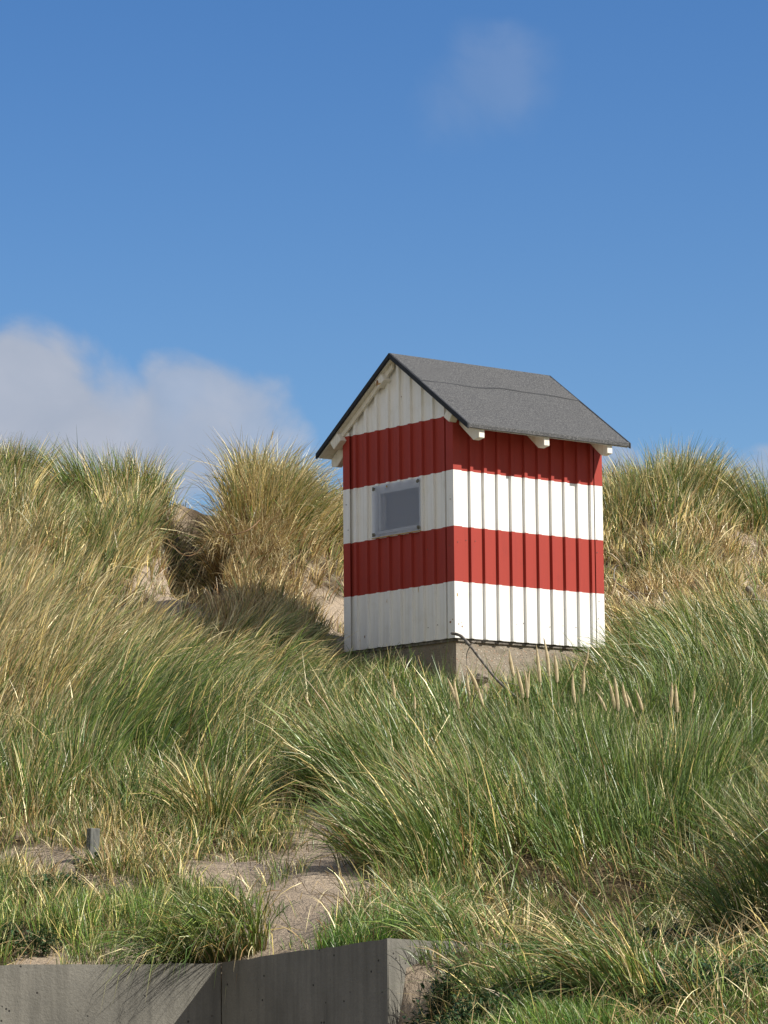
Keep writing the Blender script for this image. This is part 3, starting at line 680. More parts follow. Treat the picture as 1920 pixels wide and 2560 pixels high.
# corner flashings: L-shaped, banded
def corner(x, y, sx, sy, right=False):
    zt = roof_z(y) - RT - .006
    t = .003; wdt = .073
    prof_ = [(0, 0), (wdt, 0), (wdt, t), (t, t), (t, wdt), (0, wdt)]
    zs = [0.0, z1, z2, z3, z4, zt]; V = []; F = []; mi = []
    for z in zs:
        for a, b_ in prof_: V.append((x + sx * (a - .002), y + sy * (b_ - .002), z - .003 if z == 0 else z))
    for j in range(len(zs) - 1):
        for k in range(6):
            F.append((j * 6 + k, j * 6 + (k + 1) % 6, (j + 1) * 6 + (k + 1) % 6, (j + 1) * 6 + k)); mi.append(1 if j in (1, 3) else 0)
    F.append(tuple(range(6))[::-1]); mi.append(0); F.append(tuple(range(5 * 6, 6 * 6))); mi.append(0)
    return fixn(build('corner_trim', V, F, [M_white, M_red], hut, mi))
corner(0, 0, 1, 1); corner(HD, 0, -1, 1); corner(0, HW, 1, -1); corner(HD, HW, -1, -1)
# floor
v, f = box_vf(.03, HD - .03, .03, HW - .03, -.02, .0); build('floor_panel', v, f, M_dwood, hut)

# roof: deck (white underside) with felt on each slope
OF, OB = .060, .062
roof = build('roof', *merge(*[(lambda y0, y1: ([(xx, y, roof_z(y) - t) for xx in (-OF + .012, HD + OB - .012) for y in (y0, y1) for t in (.012, RT)],
       [(0, 1, 3, 2), (4, 6, 7, 5), (0, 4, 5, 1), (2, 3, 7, 6), (0, 2, 6, 4), (1, 5, 7, 3)]))(y0, y1) for y0, y1 in ((-EO + .014, HW / 2), (HW / 2, HW + EO - .014))]), M_timber, hut)
fixn(roof); roof['label'] = 'grey felt roof on white boards'
def felt(y_e, sgn):
    """felt slab over one slope: y_e eave position, rounded at the eave"""
    yc = HW / 2; n = 26; nxs = 30
    cross = []
    for i in range(n + 1):
        y = yc + (y_e - yc) * i / n; cross.append((y, roof_z(y)))
    dirn = 1 if y_e > yc else -1
    re = .014
    top = cross[:-1]
    ye, ze = y_e, roof_z(y_e)
    for k in range(6):
        a = math.pi / 2 * k / 5
        top.append((ye - dirn * re + dirn * re * math.sin(a + .0), ze + SL * re - re + re * math.cos(a) - .0))
    top.append((ye + dirn * 0.0, ze + SL * re - re - .020))
    top.append((ye - dirn * .010, ze + SL * re - re - .022))
    bot = [(ye - dirn * .012, roof_z(ye - dirn * .012) - .013), (yc, roof_z(yc) - .013)]
    loop = top + bot
    V = []; F = []; m_ = []
    xs = np.linspace(-OF, HD + OB, nxs)
    for i, xx in enumerate(xs):
        for y, z in loop:
            wob = (vnoise(np.array([xx * 3]), np.array([y * 3]), 1.2, 5)[0] - .5) * .006
            V.append((xx, y, z + wob * (1 if i not in (0, nxs - 1) else .3)))
    k = len(loop)
    for i in range(nxs - 1):
        for j in range(k):
            F.append((i * k + j, i * k + (j + 1) % k, (i + 1) * k + (j + 1) % k, (i + 1) * k + j)); m_.append(0)
    F.append(tuple(range(k))); m_.append(1); F.append(tuple((nxs - 1) * k + j for j in range(k))); m_.append(1)
    o = build('roof_felt', V, F, [M_felt, M_feltedge], roof, m_)
    return fixn(o)
felt(-EO, 1); felt(HW + EO, -1)
# dark folded strip along the verges (front and back, both slopes)
def verge(x0, x1, y0, y1):
    V = []
    for x in (x0, x1):
        for y in (y0, y1):
            for t in (-.005, .034): V.append((x, y, roof_z(y) - t + (0)))
    F = [(0, 1, 3, 2), (4, 6, 7, 5), (0, 4, 5, 1), (2, 3, 7, 6), (0, 2, 6, 4), (1, 5, 7, 3)]
    o = build('verge_strip', V, F, M_feltedge, roof); fixn(o); return bevel(o, .0025, 1)
for x0, x1 in ((-OF - .007, -OF + .010), (HD + OB - .010, HD + OB + .007)):
    verge(x0, x1, -EO - .003, HW / 2); verge(x0, x1, HW / 2, HW + EO + .003)
# overlapping upper sheet with a wavy lower edge
def lap(sgn):
    V = []; F = []; nxs = 60
    xs = np.linspace(-OF + .011, HD + OB - .011, nxs)
    for xx in xs:
        w = .38 + .012 * math.sin(xx * 5.1 + .5) + .008 * math.sin(xx * 13 + 2) - .018 * (1 / (1 + math.exp(-(xx - .62) * 18)))
        y1_ = HW / 2 - sgn * (HW / 2 + EO) * w
        for y, t in ((HW / 2, .0045), (y1_, .0065), (y1_ - sgn * .003, .001)):
            V.append((xx, y, roof_z(y) + t))
    for i in range(nxs - 1):
        for j in range(2): F.append((i * 3 + j, i * 3 + j + 1, i * 3 + j + 4, i * 3 + j + 3))
    me = build('felt_overlap', V, F, [M_felt, M_feltedge], roof, [1 if i % 2 else 0 for i in range(len(F))])
    return me
lap(1); lap(-1)
# rafters: follow the slope, plumb end, level-cut bottom
def rafter(x, side):
    w = .05; ye = -.205 if side > 0 else HW + .205
    s_ = 1 if side > 0 else -1
    def Y(a): return a if side > 0 else HW - a
    zt = lambda a: roof_z(Y(a)) - RT - .003
    zb = zt(-.205) - .055
    a_b = -.135
    pts = [(.10, zt(.10)), (-.205, zt(-.205)), (-.205, zb), (-.145, zb - .010), (.10, zt(.10) - .075 )]
    V = [(xx, Y(a), z) for xx in (x, x + w) for a, z in pts]
    k = len(pts)
    F = [tuple(range(k)), tuple(range(k, 2 * k))[::-1]] + [(j, (j + 1) % k, k + (j + 1) % k, k + j) for j in range(k)]
    o = build('rafter_end', V, F, M_timber, hut); fixn(o); return bevel(o, .003, 1)
for x in (.055, .635, 1.215): rafter(x, 1)
for x in (.055, .635, 1.215): rafter(x, -1)
# purlin ends under the front verge, rough sawn, and boards along the gable slope
def purlin(yc, w, h, drop, ln=.050, label=None):
    zc = roof_z(yc) - RT - drop
    ang = math.atan(SL) * (1 if yc < HW / 2 else -1)
    v, f = box_vf(-ln, .02, -w / 2, w / 2, -h, 0)
    V = [(a, yc + b_ * math.cos(ang) - c_ * math.sin(ang), zc + b_ * math.sin(ang) + c_ * math.cos(ang)) for a, b_, c_ in v]
    o = build('purlin_end', V, f, M_timber, hut); fixn(o); bevel(o, .006, 2)
    if label: o['label'] = label
    return o
purlin(.735, .085, .06, .003, label='rust-stained block near the ridge')
purlin(1.225, .10, .07, .003, .055, label='rough-sawn block above the left eave')
purlin(-.02, .07, .06, .003, .045)
def gable_board(y0, y1, w=.042, t=.018):
    V = []
    for x in (-.018, -.001):
        for y in (y0, y1):
            for q in (RT + .002, RT + .002 + w): V.append((x, y, roof_z(y) - q))
    F = [(0, 1, 3, 2), (4, 6, 7, 5), (0, 4, 5, 1), (2, 3, 7, 6), (0, 2, 6, 4), (1, 5, 7, 3)]
    return fixn(build('gable_board', V, F, M_timber, hut))
gable_board(HW / 2 + .02, HW + .01); gable_board(-.0, HW / 2 - .02, .018)
# rust on the block
def disc(x, y, z, r1, r2, normal, material, name, th=.0012, parent=hut, irregular=.25, seed=0):
    rr = random.Random(seed); n = 12; V = []; F = []
    for t in (0, th):
        for k in range(n):
            a = 2 * math.pi * k / n; q = 1 + rr.uniform(-irregular, irregular)
            ca, sa = math.cos(a) * r1 * q, math.sin(a) * r2 * q
            V.append((x - t - .0004, y + ca, z + sa) if normal == 'x' else (x + ca, y - t - .0004, z + sa))
    F = [tuple(range(n)), tuple(range(n, 2 * n))[::-1]] + [(k, (k + 1) % n, n + (k + 1) % n, n + k) for k in range(n)]
    return fixn(build(name, V, F, material, parent))
disc(-.0505, .737, roof_z(.737) - RT - .038, .010, .020, 'x', M_rust, 'rust_stain', seed=1)
disc(-.0505, .722, roof_z(.722) - RT - .058, .022, .006, 'x', M_rusttint, 'rust_stain', seed=2)
# rust spots and screws: (distance from corner, height) on the gable face and on the long face
for i, (y, z, r1, r2) in enumerate([(.735 - .0, .31, .004, .013), (.983, .085, .004, .009), (1.13, .10, .003, .006), (1.035, .065, .0025, .004), (.84, .055, .0025, .004), (.075 - .03, .105, .008, .006),
                                   (.02, .12, .004, .005), (.33, 1.74, .004, .004), (.56, 1.70, .003, .003), (.40, .36, .0025, .02)]):
    disc(-.0025 if y > 1.11 or y < .07 else .018, y, z, r1, r2, 'x', M_rust if i % 3 else M_rusttint, 'rust_stain', seed=10 + i, irregular=.35)
for i, (x, z, r1, r2) in enumerate([(.022, .285, .005, .011), (.03, .09, .003, .004), (.055, .10, .002, .004), (.06, .075, .004, .006), (.17, .115, .003, .003), (.42, .125, .005, .006), (.56, .12, .002, .003), (.98, .135, .003, .003)]):
    disc(x, -.0025 if x < .07 else .018, z, r1, r2, 'y', M_rusttint if i in (0, 2, 7) else M_rust, 'rust_stain', seed=40 + i, irregular=.35)
for i, (y, z) in enumerate([(.03, .93), (.03, 1.60), (1.13, .84), (1.06, .86), (.30, .09), (.20, .10), (.11, .92), (1.14, 1.56), (.045, .62), (.3, .62), (1.15, 1.02), (.07, 1.04)]):
    disc(-.0022 if y > 1.11 or y < .07 else .0183, y, z, .0032, .0032, 'x', M_screw, 'screw', th=.003, irregular=0)
for i, (x, z) in enumerate([(.03, .64), (.20, .66), (.19, .62), (1.29, .66), (1.29, .75), (1.30, .32), (.12, .66), (.25, 1.33), (1.25, 1.22), (.62, .13), (.86, .12), (1.1, .13), (1.29, .2), (.06, 1.25)]):
    disc(x, -.0022 if x < .07 or x > HD - .07 else .0183, z, .0030, .0030, 'y', M_screw, 'screw', th=.003, irregular=0)

# window: opening behind a frosted plastic sheet screwed on at its corners
win = empty('window', (0, 0, 0)); win.parent = hut; win['label'] = 'frosted plastic sheet over the opening'
v, f = box_vf(-.006, -.0035, .345, .862, .7545, 1.112); pane = build('pane', v, f, M_pane, win)
# white board frame inside the opening
fr = []
for y0, y1, a, b_ in ((HOLE[0] - .02, HOLE[1] + .02, HOLE[2] - .02, HOLE[2]), (HOLE[0] - .02, HOLE[1] + .02, HOLE[3], HOLE[3] + .02), (HOLE[0] - .02, HOLE[0], HOLE[2], HOLE[3]), (HOLE[1], HOLE[1] + .02, HOLE[2], HOLE[3])):
    fr.append(box_vf(.0005, .05, y0, y1, a, b_))
build('frame', *merge(*fr), M_white, win)
v, f = box_vf(.06, .10, .25, .95, .60, 1.20); build('shade_board', v, f, M_dwood, win)
v, f = box_vf(-.010, .0, .343, .864, .7490, .7543); build('sill_strip', v, f, M_rusttint, win)
for y, z in ((.362, 1.092), (.845, 1.092), (.362, .775), (.845, .775)):
    o = disc(-.0062, y, z, .017, .012, 'x', M_bracket, 'corner_plate', th=.001, parent=win, irregular=.4, seed=int(y * 1000 + z * 100))
    disc(-.0078, y, z, .0045, .0045, 'x', M_screw, 'screw', th=.003, parent=win, irregular=0)
disc(-.0062, .70, 1.095, .008, .008, 'x', M_rusttint, 'rust_stain', parent=win, seed=70)
disc(-.0078, .70, 1.099, .003, .003, 'x', M_screw, 'screw', parent=win, seed=71)

# plinth
pl = empty('concrete_plinth', (HX, HY, HZ), HYAW)
tag(pl, 'rough pebbly concrete block that carries the striped hut', 'plinth')
ins = .045
nu, nv_ = 30, 24
def rough_box(name, x0, x1, y0, y1, z0, z1_, amp, material, parent, seed, cuts=26):
    bm = bmesh.new(); v, f = box_vf(x0, x1, y0, y1, z0, z1_)
    bv_ = [bm.verts.new(p) for p in v]
    for q in f: bm.faces.new([bv_[i] for i in q])
    bmesh.ops.subdivide_edges(bm, edges=bm.edges[:], cuts=cuts, use_grid_fill=True)
    bmesh.ops.recalc_face_normals(bm, faces=bm.faces)
    for vv in bm.verts:
        p = vv.co
        s = (vnoise(np.array([p.x + p.z * .7]), np.array([p.y * 1.1 + p.z]), 9, seed)[0] - .5) + .6 * (vnoise(np.array([p.x + p.y + p.z * .3]), np.array([p.z - p.x]), 26, seed + 1)[0] - .5)
        vv.co += vv.normal * amp * s
    me = bpy.data.meshes.new(name); bm.to_mesh(me); bm.free(); me.materials.append(material)
    o = bpy.data.objects.new(name, me); col.objects.link(o); o.parent = parent; return o
rough_box('block', ins, HD - ins, ins, HW - ins, -1.0, -.016, .012, M_plinth, pl, 3)
rough_box('mortar_bed', ins + .03, HD - ins - .03, ins + .03, HW - ins - .03, -.019, -.019 + .006, .0, M_dwood, pl, 4, 2)
# broken lumps at the foot of the plinth
def lump(px, py, d, r, seed, label):
    p = unproj(px, py, d); bm = bmesh.new(); bmesh.ops.create_icosphere(bm, subdivisions=4, radius=1)
    rr = random.Random(seed); ax = [Vector((rr.uniform(-1, 1), rr.uniform(-1, 1), rr.uniform(-1, 1))).normalized() for _ in range(9)]
    for v_ in bm.verts:
        q = v_.co.normalized()
        for a in ax:
            t = q.dot(a) - .72
            if t > 0: v_.co -= a * t * .8
        v_.co += q * .10 * (vnoise(np.array([q.x + q.z]), np.array([q.y - q.z]), 5, seed)[0] - .5)
        v_.co = Vector((v_.co.x * r[0], v_.co.y * r[1], v_.co.z * r[2]))
    me = bpy.data.meshes.new('concrete_lump'); bm.to_mesh(me); bm.free(); me.materials.append(M_plinth)
    o = bpy.data.objects.new('concrete_lump', me); col.objects.link(o); o.location = p; o.rotation_euler = (0, .3, rr.uniform(0, 3))
    return tag(o, label, 'rubble')
lump(1200, 1698, 21.72, (.06, .05, .045), 5, 'rounded concrete lump against the sunlit side of the plinth')
lump(1172, 1745, 21.6, (.08, .06, .05), 8, 'broken concrete lump low at the corner of the plinth')

# ------------------------------------------------------------------ retaining wall
rw = empty('retaining_wall', (wP1.x, wP1.y, 0))
tag(rw, 'weathered grey concrete retaining wall with pits and streaks holding back the sand', 'retaining wall')
def wall_panel(a, b_, th, name='wall_panel', chips=0, label=None, zlow=-.04, seed=1):
    L_ = Vector((b_.x - a.x, b_.y - a.y)); ln = L_.length; L_ /= ln
    nrm = Vector((L_.y, -L_.x))            # towards the camera side
    nx_ = max(8, int(ln / .03)); nx_ = min(nx_, 160); nz_ = 30
    V = []; F = []
    for i in range(nx_ + 1):
        t = i / nx_
        zt = a.z + (b_.z - a.z) * t
        zt += (vnoise(np.array([t * ln]), np.array([seed * 3.3]), 14, seed)[0] - .5) * .008
        if chips and t > .0: zt -= max(0, vnoise(np.array([t * ln]), np.array([.5]), 11, seed + 5)[0] - .72) * .09 * chips
        x = a.x + L_.x * ln * t; y = a.y + L_.y * ln * t
        for j in range(nz_ + 1):
            z = zlow + (zt - zlow) * (j / nz_) ** .6
            wob = (vnoise(np.array([t * ln]), np.array([z]), 3, seed + 2)[0] - .5) * .006
            V.append((x + nrm.x * wob - rw.location.x, y + nrm.y * wob - rw.location.y, z))
        V.append((x - nrm.x * th - rw.location.x, y - nrm.y * th - rw.location.y, zt - .01))
        V.append((x - nrm.x * th - rw.location.x, y - nrm.y * th - rw.location.y, zlow))
    k = nz_ + 3
    for i in range(nx_):
        for j in range(k - 1): F.append((i * k + j, (i + 1) * k + j, (i + 1) * k + j + 1, i * k + j + 1))
    F.append(tuple(range(k))); F.append(tuple(nx_ * k + j for j in range(k)))
    o = fixn(build(name, V, F, M_conc, rw));
    if label: o['label'] = label
    return o
gap = .006
dirA = (wP2 - wP1); dirA.z = 0; dirA.normalize()
wall_panel(wPl + Vector((-7, -2.1, 0)), wPl, .3, seed=1)
wall_panel(wPl + Vector((.004, 0, 0)), wP1 - Vector((gap, 0, 0)), .30, seed=2, label='sunlit pitted panel on the left')
wall_panel(wP1 + Vector((0, -.004, .003)), wP2, .22, chips=.5, seed=3, label='shaded streaky panel rising to the corner')
c3 = wP2 + Vector((.004, .003, -.004))
c4 = Vector((c3.x + hv[0] * 2.4, c3.y + hv[1] * 2.4, c3.z - .05))
wall_panel(c3, c4, .2, chips=1.2, seed=4, label='short sunlit return panel right of the corner')

# ------------------------------------------------------------------ seed heads of the dune grass
HEADS = [  # tip, foot of the spike (full-size photo pixels), distance, label
 ((764,1742),(776,1766),20.3,'small pale seed head left of the plinth, standing alone above the green grass'),
 ((880,1774),(916,1818),20.0,'leaning brownish seed head left of the two stacked seed heads below the shaded plinth side'),
 ((981,1696),(987,1745),20.6,'straw seed head leftmost of those before the shaded plinth side'),
 ((987,1779),(1001,1824),20.4,'thick seed head directly below the leftmost one before the shaded plinth side'),
 ((1006,1786),(1023,1810),20.4,'short stubby seed head tilted left, low below the shaded plinth side'),
 ((1036,1731),(1037,1779),20.5,'slim brown seed head halfway between the leftmost one and the plinth corner'),
 ((1118,1694),(1142,1754),20.7,'left one of the crossing pair of seed heads at the plinth corner'),
 ((1135,1701),(1147,1772),20.7,'right one of the crossing pair of seed heads at the plinth corner'),
 ((1165,1663),(1195,1727),20.8,'long leaning seed head in front of the rounded concrete lump'),
 ((1168,1674),(1174,1739),20.8,'upright seed head beside the concrete lump, left of the branch'),
 ((1195,1714),(1208,1763),20.6,'lower seed head following on below the one before the concrete lump'),
 ((1273,1625),(1284,1690),20.9,'slim tall seed head just right of the branch'),
 ((1291,1666),(1308,1745),20.8,'leaning seed head between the branch and the pair shaped like a V'),
 ((1311,1674),(1319,1745),20.8,'left arm of the V-shaped pair of seed heads before the plinth'),
 ((1325,1672),(1320,1736),20.8,'right arm of the V-shaped pair of seed heads before the plinth'),
 ((1341,1612),(1351,1706),20.9,'long seed head left of the tallest one, reaching the hut bottom edge'),
 ((1359,1594),(1373,1690),20.9,'tallest seed head, its tip overlapping the white band of the hut'),
 ((1386,1632),(1393,1706),20.9,'seed head immediately right of the tallest one'),
 ((1447,1653),(1434,1676),21.0,'short broken seed head bent to the right under the hut end'),
 ((1471,1621),(1461,1666),21.0,'uppermost seed head under the right end of the hut'),
 ((1460,1668),(1457,1736),20.9,'seed head standing right below the uppermost one at the hut end'),
 ((1432,1683),(1437,1757),20.8,'stout seed head left of the two stacked ones at the hut end'),
 ((1491,1730),(1515,1778),20.8,'short seed head leaning left, first one past the right end of the hut'),
 ((1522,1702),(1537,1773),20.8,'left one of a close pair of seed heads right of the hut'),
 ((1536,1690),(1546,1778),20.8,'right and taller one of a close pair of seed heads right of the hut'),
 ((1556,1705),(1569,1769),20.8,'upper one of two seed heads that overlap, between the close pair and the plump one'),
 ((1565,1727),(1584,1781),20.7,'lower one of two seed heads that overlap, between the close pair and the plump one'),
 ((1588,1722),(1605,1775),20.8,'plump pale seed head with a tapering stalk, alone between two pairs'),
 ((1680,1706),(1676,1769),20.7,'left one of the upright parallel pair of seed heads far right'),
 ((1690,1710),(1693,1781),20.7,'right one of the upright parallel pair of seed heads far right'),
 ((1737,1719),(1732,1757),20.6,'rightmost seed head, on a long bare stalk'),
 ((1430,1840),(1449,1888),19.6,'brown seed head standing low in the tall grass below the hut end'),
 ((1385,1871),(1402,1908),19.5,'faint thin seed head low in the grass, left of the brown one'),
 ((1604,1856),(1626,1939),19.5,'dark long seed head low on the bank, upper one of two'),
 ((1587,1897),(1610,1962),19.4,'dark long seed head low on the bank, lower one of two'),
 ((1541,1444),(1530,1486),23.4,'thin arching seed head beside the right wall of the hut'),
 ((683,1075),(677,1100),26.0,'pale seed head sticking out of the top of the tallest crest tussock'),
 ((752,1116),(733,1138),26.0,'pale seed head bent towards the hut on the crest'),
 ((1775,1165),(1772,1186),27.0,'small brown seed head on the right crest'),
]
def seed_head(tip, foot, d, label, seed):
    r = random.Random(seed)
    T = unproj(tip[0], tip[1], d); Fp = unproj(foot[0], foot[1], d)
    dirn = (Fp - T).normalized()
    # stalk: carries on downwards and steepens until it meets the ground
    gz = float(terrain(np.array([Fp.x]), np.array([d]))[0])
    drop = max(.10, Fp.z - gz)
    rootp = Vector((Fp.x + dirn.x * drop * .8, d - .02, 0)); rootp.z = float(terrain(np.array([rootp.x]), np.array([rootp.y]))[0]) - .02
    if rootp.z > Fp.z - .05: rootp.z = Fp.z - .3
    e = empty('grass_seed_head', rootp); tag(e, label, 'seed head', 'straw coloured seed heads of the dune grass')
    pts = []
    for i in range(9):
        t = i / 8
        a = rootp.lerp(Fp, t); c_ = Fp + dirn * ((rootp - Fp).length * (1 - t))
        pts.append(a.lerp(c_, t) - rootp)
    v, f = tube_vf(pts, [.0026 - .0008 * i / 8 for i in range(9)], 5); build('stem', v, f, M_stem, e, smooth=True)
    # spike: a dense, finely bristled spindle
    ln = (T - Fp).length; n = 16; V = []; F = []
    sp = []; rd = []
    w = min(.0115, max(.0065, ln * .072)) * r.uniform(.9, 1.1)
    bowx = r.uniform(-.006, .006)
    for i in range(n + 1):
        t = i / n; p = Fp.lerp(T, t) - rootp + Vector((math.sin(t * math.pi) * bowx, 0, 0))
        prof_ = (math.sin(math.pi * min(1, (t * .93 + .07)) ** .72)) ** .75 if t < 1 else .05
        sp.append(p); rd.append(max(.0009, w * prof_ * (.92 + .16 * r.random())))
    v1, f1 = tube_vf(sp, rd, 9)
    # bristles
    for i in range(70):
        t = r.uniform(.03, .95); p = Fp.lerp(T, t) - rootp + Vector((math.sin(t * math.pi) * bowx, 0, 0)); a = r.uniform(0, 6.283); q = rd[int(t * n)]
        o_ = Vector((math.cos(a), math.sin(a), 0)) * q
        up_ = (T - Fp).normalized()
        s_ = up_.cross(o_).normalized() * .0016
        b0 = len(v1); v1 += [p + o_ * .6 - s_, p + o_ * .6 + s_, p + o_ * 1.45 + up_ * .016]; f1.append((b0, b0 + 1, b0 + 2))
    build('spike', v1, f1, M_spike, e, smooth=False)
for i, (a, b_, d, lb) in enumerate(HEADS): seed_head(a, b_, d - (.9 if a[0] > 1480 and d < 22 else .6 if d < 22 else 0), lb, 300 + i)

# ------------------------------------------------------------------ branches
def branch(name, pts, label, r0, r1, mtl, twigs=(), cat='branch', sub='twig'):
    W3 = [unproj(*p) for p in pts]
    o0 = W3[0].copy()
    def dense(q, n=6):
        out = []
        for i in range(len(q) - 1):
            p0 = q[max(i - 1, 0)]; p1 = q[i]; p2 = q[i + 1]; p3 = q[min(i + 2, len(q) - 1)]
            for k in range(n):
                t = k / n
                out.append(.5 * ((2 * p1) + (p2 - p0) * t + (2 * p0 - 5 * p1 + 4 * p2 - p3) * t * t + (3 * p1 - p0 - 3 * p2 + p3) * t ** 3))
        out.append(q[-1]); return out
    rr = random.Random(len(pts) + int(pts[0][0]))
    D = [p - o0 for p in dense(W3)]
    rads = [(r0 + (r1 - r0) * i / (len(D) - 1)) * rr.uniform(.86, 1.14) for i in range(len(D))]
    rads[0] *= .5
    v, f = tube_vf(D, rads, 8)
    o = build(name, v, f, mtl, None, smooth=True); o.location = o0
    tag(o, label, cat)
    for tw in twigs:
        q = dense([unproj(*p) - o0 for p in tw]); v, f = tube_vf(q, [max(.0011, r1 * .45 * (1 - i / len(q))) for i in range(len(q))], 5)
        build(sub, v, f, mtl, o, smooth=True)
    return o
branch('driftwood_branch', [(1128, 1583, 21.95), (1152, 1590, 21.85), (1178, 1618, 21.7), (1212, 1662, 21.6), (1245, 1702, 21.4), (1300, 1752, 21.2)],
       'dark curved branch leaning against the corner of the plinth below the hut', .0105, .0085, M_dwood,
       [[(1175, 1615, 21.7), (1166, 1640, 21.7), (1170, 1680, 21.7), (1180, 1720, 21.7)], [(1175, 1612, 21.7), (1200, 1602, 21.7), (1238, 1606, 21.65), (1262, 1624, 21.6)], [(1250, 1705, 21.4), (1290, 1712, 21.3), (1330, 1730, 21.3)]])
branch('driftwood_branch', [(1548, 1413, 24.6), (1538, 1420, 24.6), (1535, 1440, 24.5), (1540, 1455, 24.4), (1575, 1480, 24.2), (1610, 1515, 24.0), (1640, 1550, 23.9)],
       'bleached hooked branch in the brown grass right of the hut', .004, .006, M_wood, [[(1538, 1448, 24.4), (1520, 1445, 24.4), (1505, 1452, 24.4)], [(1535, 1425, 24.5), (1520, 1416, 24.5), (1505, 1424, 24.5)], [(1575, 1480, 24.2), (1620, 1484, 24.2), (1655, 1482, 24.2)]])
branch('driftwood_branch', [(1656, 1526, 23.9), (1660, 1500, 24.0), (1659, 1482, 24.1), (1668, 1476, 24.1)], 'short bleached upright stick on the ground below the right dune', .005, .006, M_wood, [[(1660, 1484, 24.1), (1690, 1478, 24.1), (1720, 1480, 24.1)]])
branch('driftwood_branch', [(1836, 1503, 23.9), (1862, 1499, 24.0), (1890, 1499, 24.0), (1925, 1504, 24.1)], 'horizontal bleached stick at the right edge below the dune', .006, .009, M_wood)
branch('driftwood_plank', [(1868, 1470, 24.4), (1880, 1482, 24.35), (1895, 1500, 24.3)], 'grey end of a timber sticking out of the sand at the right edge', .022, .026, M_wood, cat='driftwood')
branch('hanging_root', [(405, 1330, 25.6), (430, 1362, 25.0), (455, 1385, 24.9), (480, 1388, 24.9), (505, 1368, 25.0), (520, 1345, 25.2)], 'reddish root looping across the dark hollow in the dune', .003, .0042, M_root, [[(430, 1362, 25.0), (470, 1378, 24.9), (530, 1392, 24.9)]], cat='root')
branch('hanging_root', [(522, 1310, 25.3), (545, 1330, 24.9), (575, 1338, 24.8), (620, 1325, 24.8), (650, 1300, 25.0)], 'dry straw root across the bank below the tallest crest tussock', .003, .004, M_root, cat='root')

# grey post
pp = unproj(230, 2130, 17.35); pg = float(terrain(np.array([pp.x]), np.array([pp.y]))[0])
ptop = unproj(230, 2071, 17.35)
post = empty('wooden_post', (pp.x, pp.y, pg - .02)); tag(post, 'old grey square post half hidden in the grass above the left sand patch', 'post')
hgt = ptop.z - post.location.z
v, f = box_vf(-.027, .027, -.025, .025, -.1, hgt); o = build('post_shaft', v, f, M_post, post); bevel(o, .004, 2)
v, f = box_vf(-.0285, -.0265, -.020, .020, hgt - .10, hgt - .01); build('metal_strip', v, f, M_bracket, post)
post.rotation_euler = (0, .04, .5)

# ------------------------------------------------------------------ leafy plants
def leaf_vf(base, az, el, ln, wd, curl, n=8, m=4, wave=.0, seed=0):
    rr = random.Random(seed); V = []; F = []
    h = Vector((math.cos(az), math.sin(az), 0)); s = Vector((-math.sin(az), math.cos(az), 0)); p = Vector(base); e = el
    for i in range(n + 1):
        t = i / n
        w = wd * (math.sin(math.pi * (t * .94 + .05)) ** .7) * (1 if t > .12 else .5)
        for j in range(m + 1):
            q = j / m * 2 - 1
            V.append(p + s * (q * w) + Vector((0, 0, 1)) * (abs(q) ** 1.5 * w * .35 + math.sin(t * 14 + q * 3) * wave))
        p = p + (h * math.cos(e) + Vector((0, 0, 1)) * math.sin(e)) * (ln / n); e -= curl / n
    for i in range(n):
        for j in range(m): F.append((i * (m + 1) + j, i * (m + 1) + j + 1, (i + 1) * (m + 1) + j + 1, (i + 1) * (m + 1) + j))
    return V, F
def rosette(px, py, d, nl, ln, wd, label, seed, material=M_leaf):
    p = unproj(px, py, d); zg = float(terrain(np.array([p.x]), np.array([p.y]))[0])
    e = empty('broad_leaf_plant', (p.x, p.y, max(zg, p.z - .1))); tag(e, label, 'plant'); rr = random.Random(seed)
    for k in range(nl):
        az = 2 * math.pi * k / nl + rr.uniform(-.3, .3)
        v, f = leaf_vf((0, 0, .01 * k / nl), az, rr.uniform(.35, 1.0), ln * rr.uniform(.75, 1.15), wd * rr.uniform(.8, 1.1), rr.uniform(.8, 1.5), wave=.004, seed=k)
        build('leaf', v, f, material, e, smooth=True)
rosette(1448, 2300, 16.3, 10, .25, .066, 'broad-leaved green rosette in the shade under the tall grass', 3)
rosette(1322, 2342, 15.0, 7, .12, .034, 'small broad-leaved seedling in the turf left of the rosette', 4)
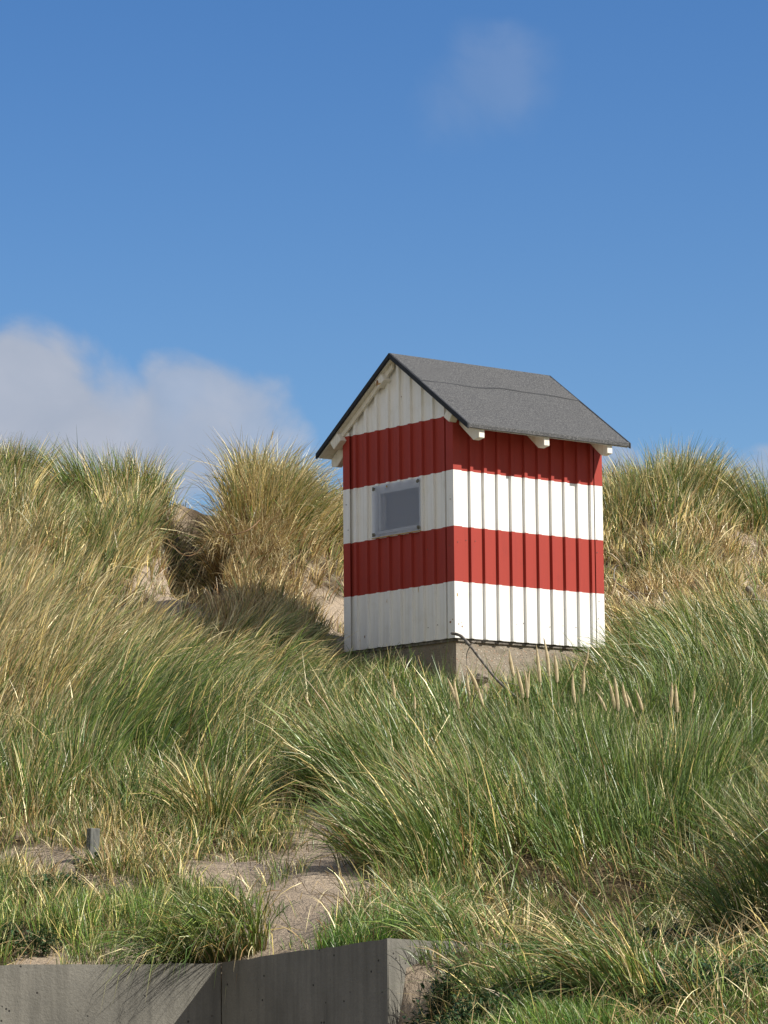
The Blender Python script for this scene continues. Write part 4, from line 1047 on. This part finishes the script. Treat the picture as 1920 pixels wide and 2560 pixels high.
def bushy(px, py, d, rad, nst, h, label, seed, cat='plant'):
    """low sprawling plant of many small leaves"""
    p = unproj(px, py, d); zg = float(terrain(np.array([p.x]), np.array([p.y]))[0]); rr = random.Random(seed)
    vf = []; st = []
    for s_ in range(nst):
        a = rr.uniform(0, 6.283); q = math.sqrt(rr.random()) * rad
        bx, by = p.x + math.cos(a) * q, p.y + math.sin(a) * q * .6
        bz = float(terrain(np.array([bx]), np.array([by]))[0])
        hh = h * rr.uniform(.5, 1.1); lean = Vector((rr.uniform(-.5, .5), rr.uniform(-.6, .3), 1)).normalized()
        b0 = Vector((bx - p.x, by - p.y, bz - zg))
        st.append(tube_vf([b0 - Vector((0, 0, .02)), b0 + lean * hh * .5, b0 + lean * hh], [.0018, .0015, .001], 4))
        for k in range(9):
            t = (k + 1) / 9; az = rr.uniform(0, 6.283)
            vf.append(leaf_vf(b0 + lean * hh * t, az, rr.uniform(.1, .9), rr.uniform(.022, .042), rr.uniform(.006, .011), .8, 3, 2))
    e = empty('leafy_plant', (p.x, p.y, zg)); tag(e, label, cat)
    v, f = merge(*(vf + st)); nl_ = sum(len(q[1]) for q in vf); build('foliage', v, f, [M_sleaf, M_stem], e, [0] * nl_ + [1] * (len(f) - nl_))
bushy(85, 2190, 16.9, .26, 60, .09, 'low dark leafy sandwort patch at the left edge of the sand', 5)
bushy(215, 2160, 17.2, .06, 8, .10, 'single small leafy sprig standing in the bare sand', 6)
bushy(40, 2365, 15.95, .22, 90, .10, 'low leafy plant on the wall top at the lower left corner', 7)
bushy(1015, 2490, 14.25, .22, 300, .17, 'dense small-leaved weeds at the foot of the wall corner', 8)
bushy(1130, 2530, 13.8, .26, 200, .12, 'dense small-leaved weeds in the middle of the bottom bank', 9)
bushy(1700, 2440, 14.3, .5, 260, .08, 'low small-leaved weeds spreading through the turf at the lower right', 10)
bushy(1480, 2490, 14.0, .4, 200, .08, 'low small-leaved weeds under the arching pale tussock', 11)
tussock(1830, 1960, 16.0, 900, (.35, .35), (.45, .85), (-.5, 0), .7, .2, 'dense tussock added on the mound at the right edge to shade the lower bank', 130, .6)  # added together with the mound, casts shade leftwards over the bank
bushy(1560, 2318, 16.3, .4, 260, .08, 'dark leafy weeds in the shaded recess right of the rosette', 13)
bushy(1790, 2315, 16.3, .35, 200, .09, 'dark leafy weeds in the shaded recess at the right edge', 14)
bushy(1340, 2300, 16.2, .3, 160, .07, 'dark leafy weeds in the shaded recess left of the rosette', 15)
bushy(1650, 2345, 15.3, .4, 160, .07, 'dark leafy weeds in the shade below the right bank', 12)
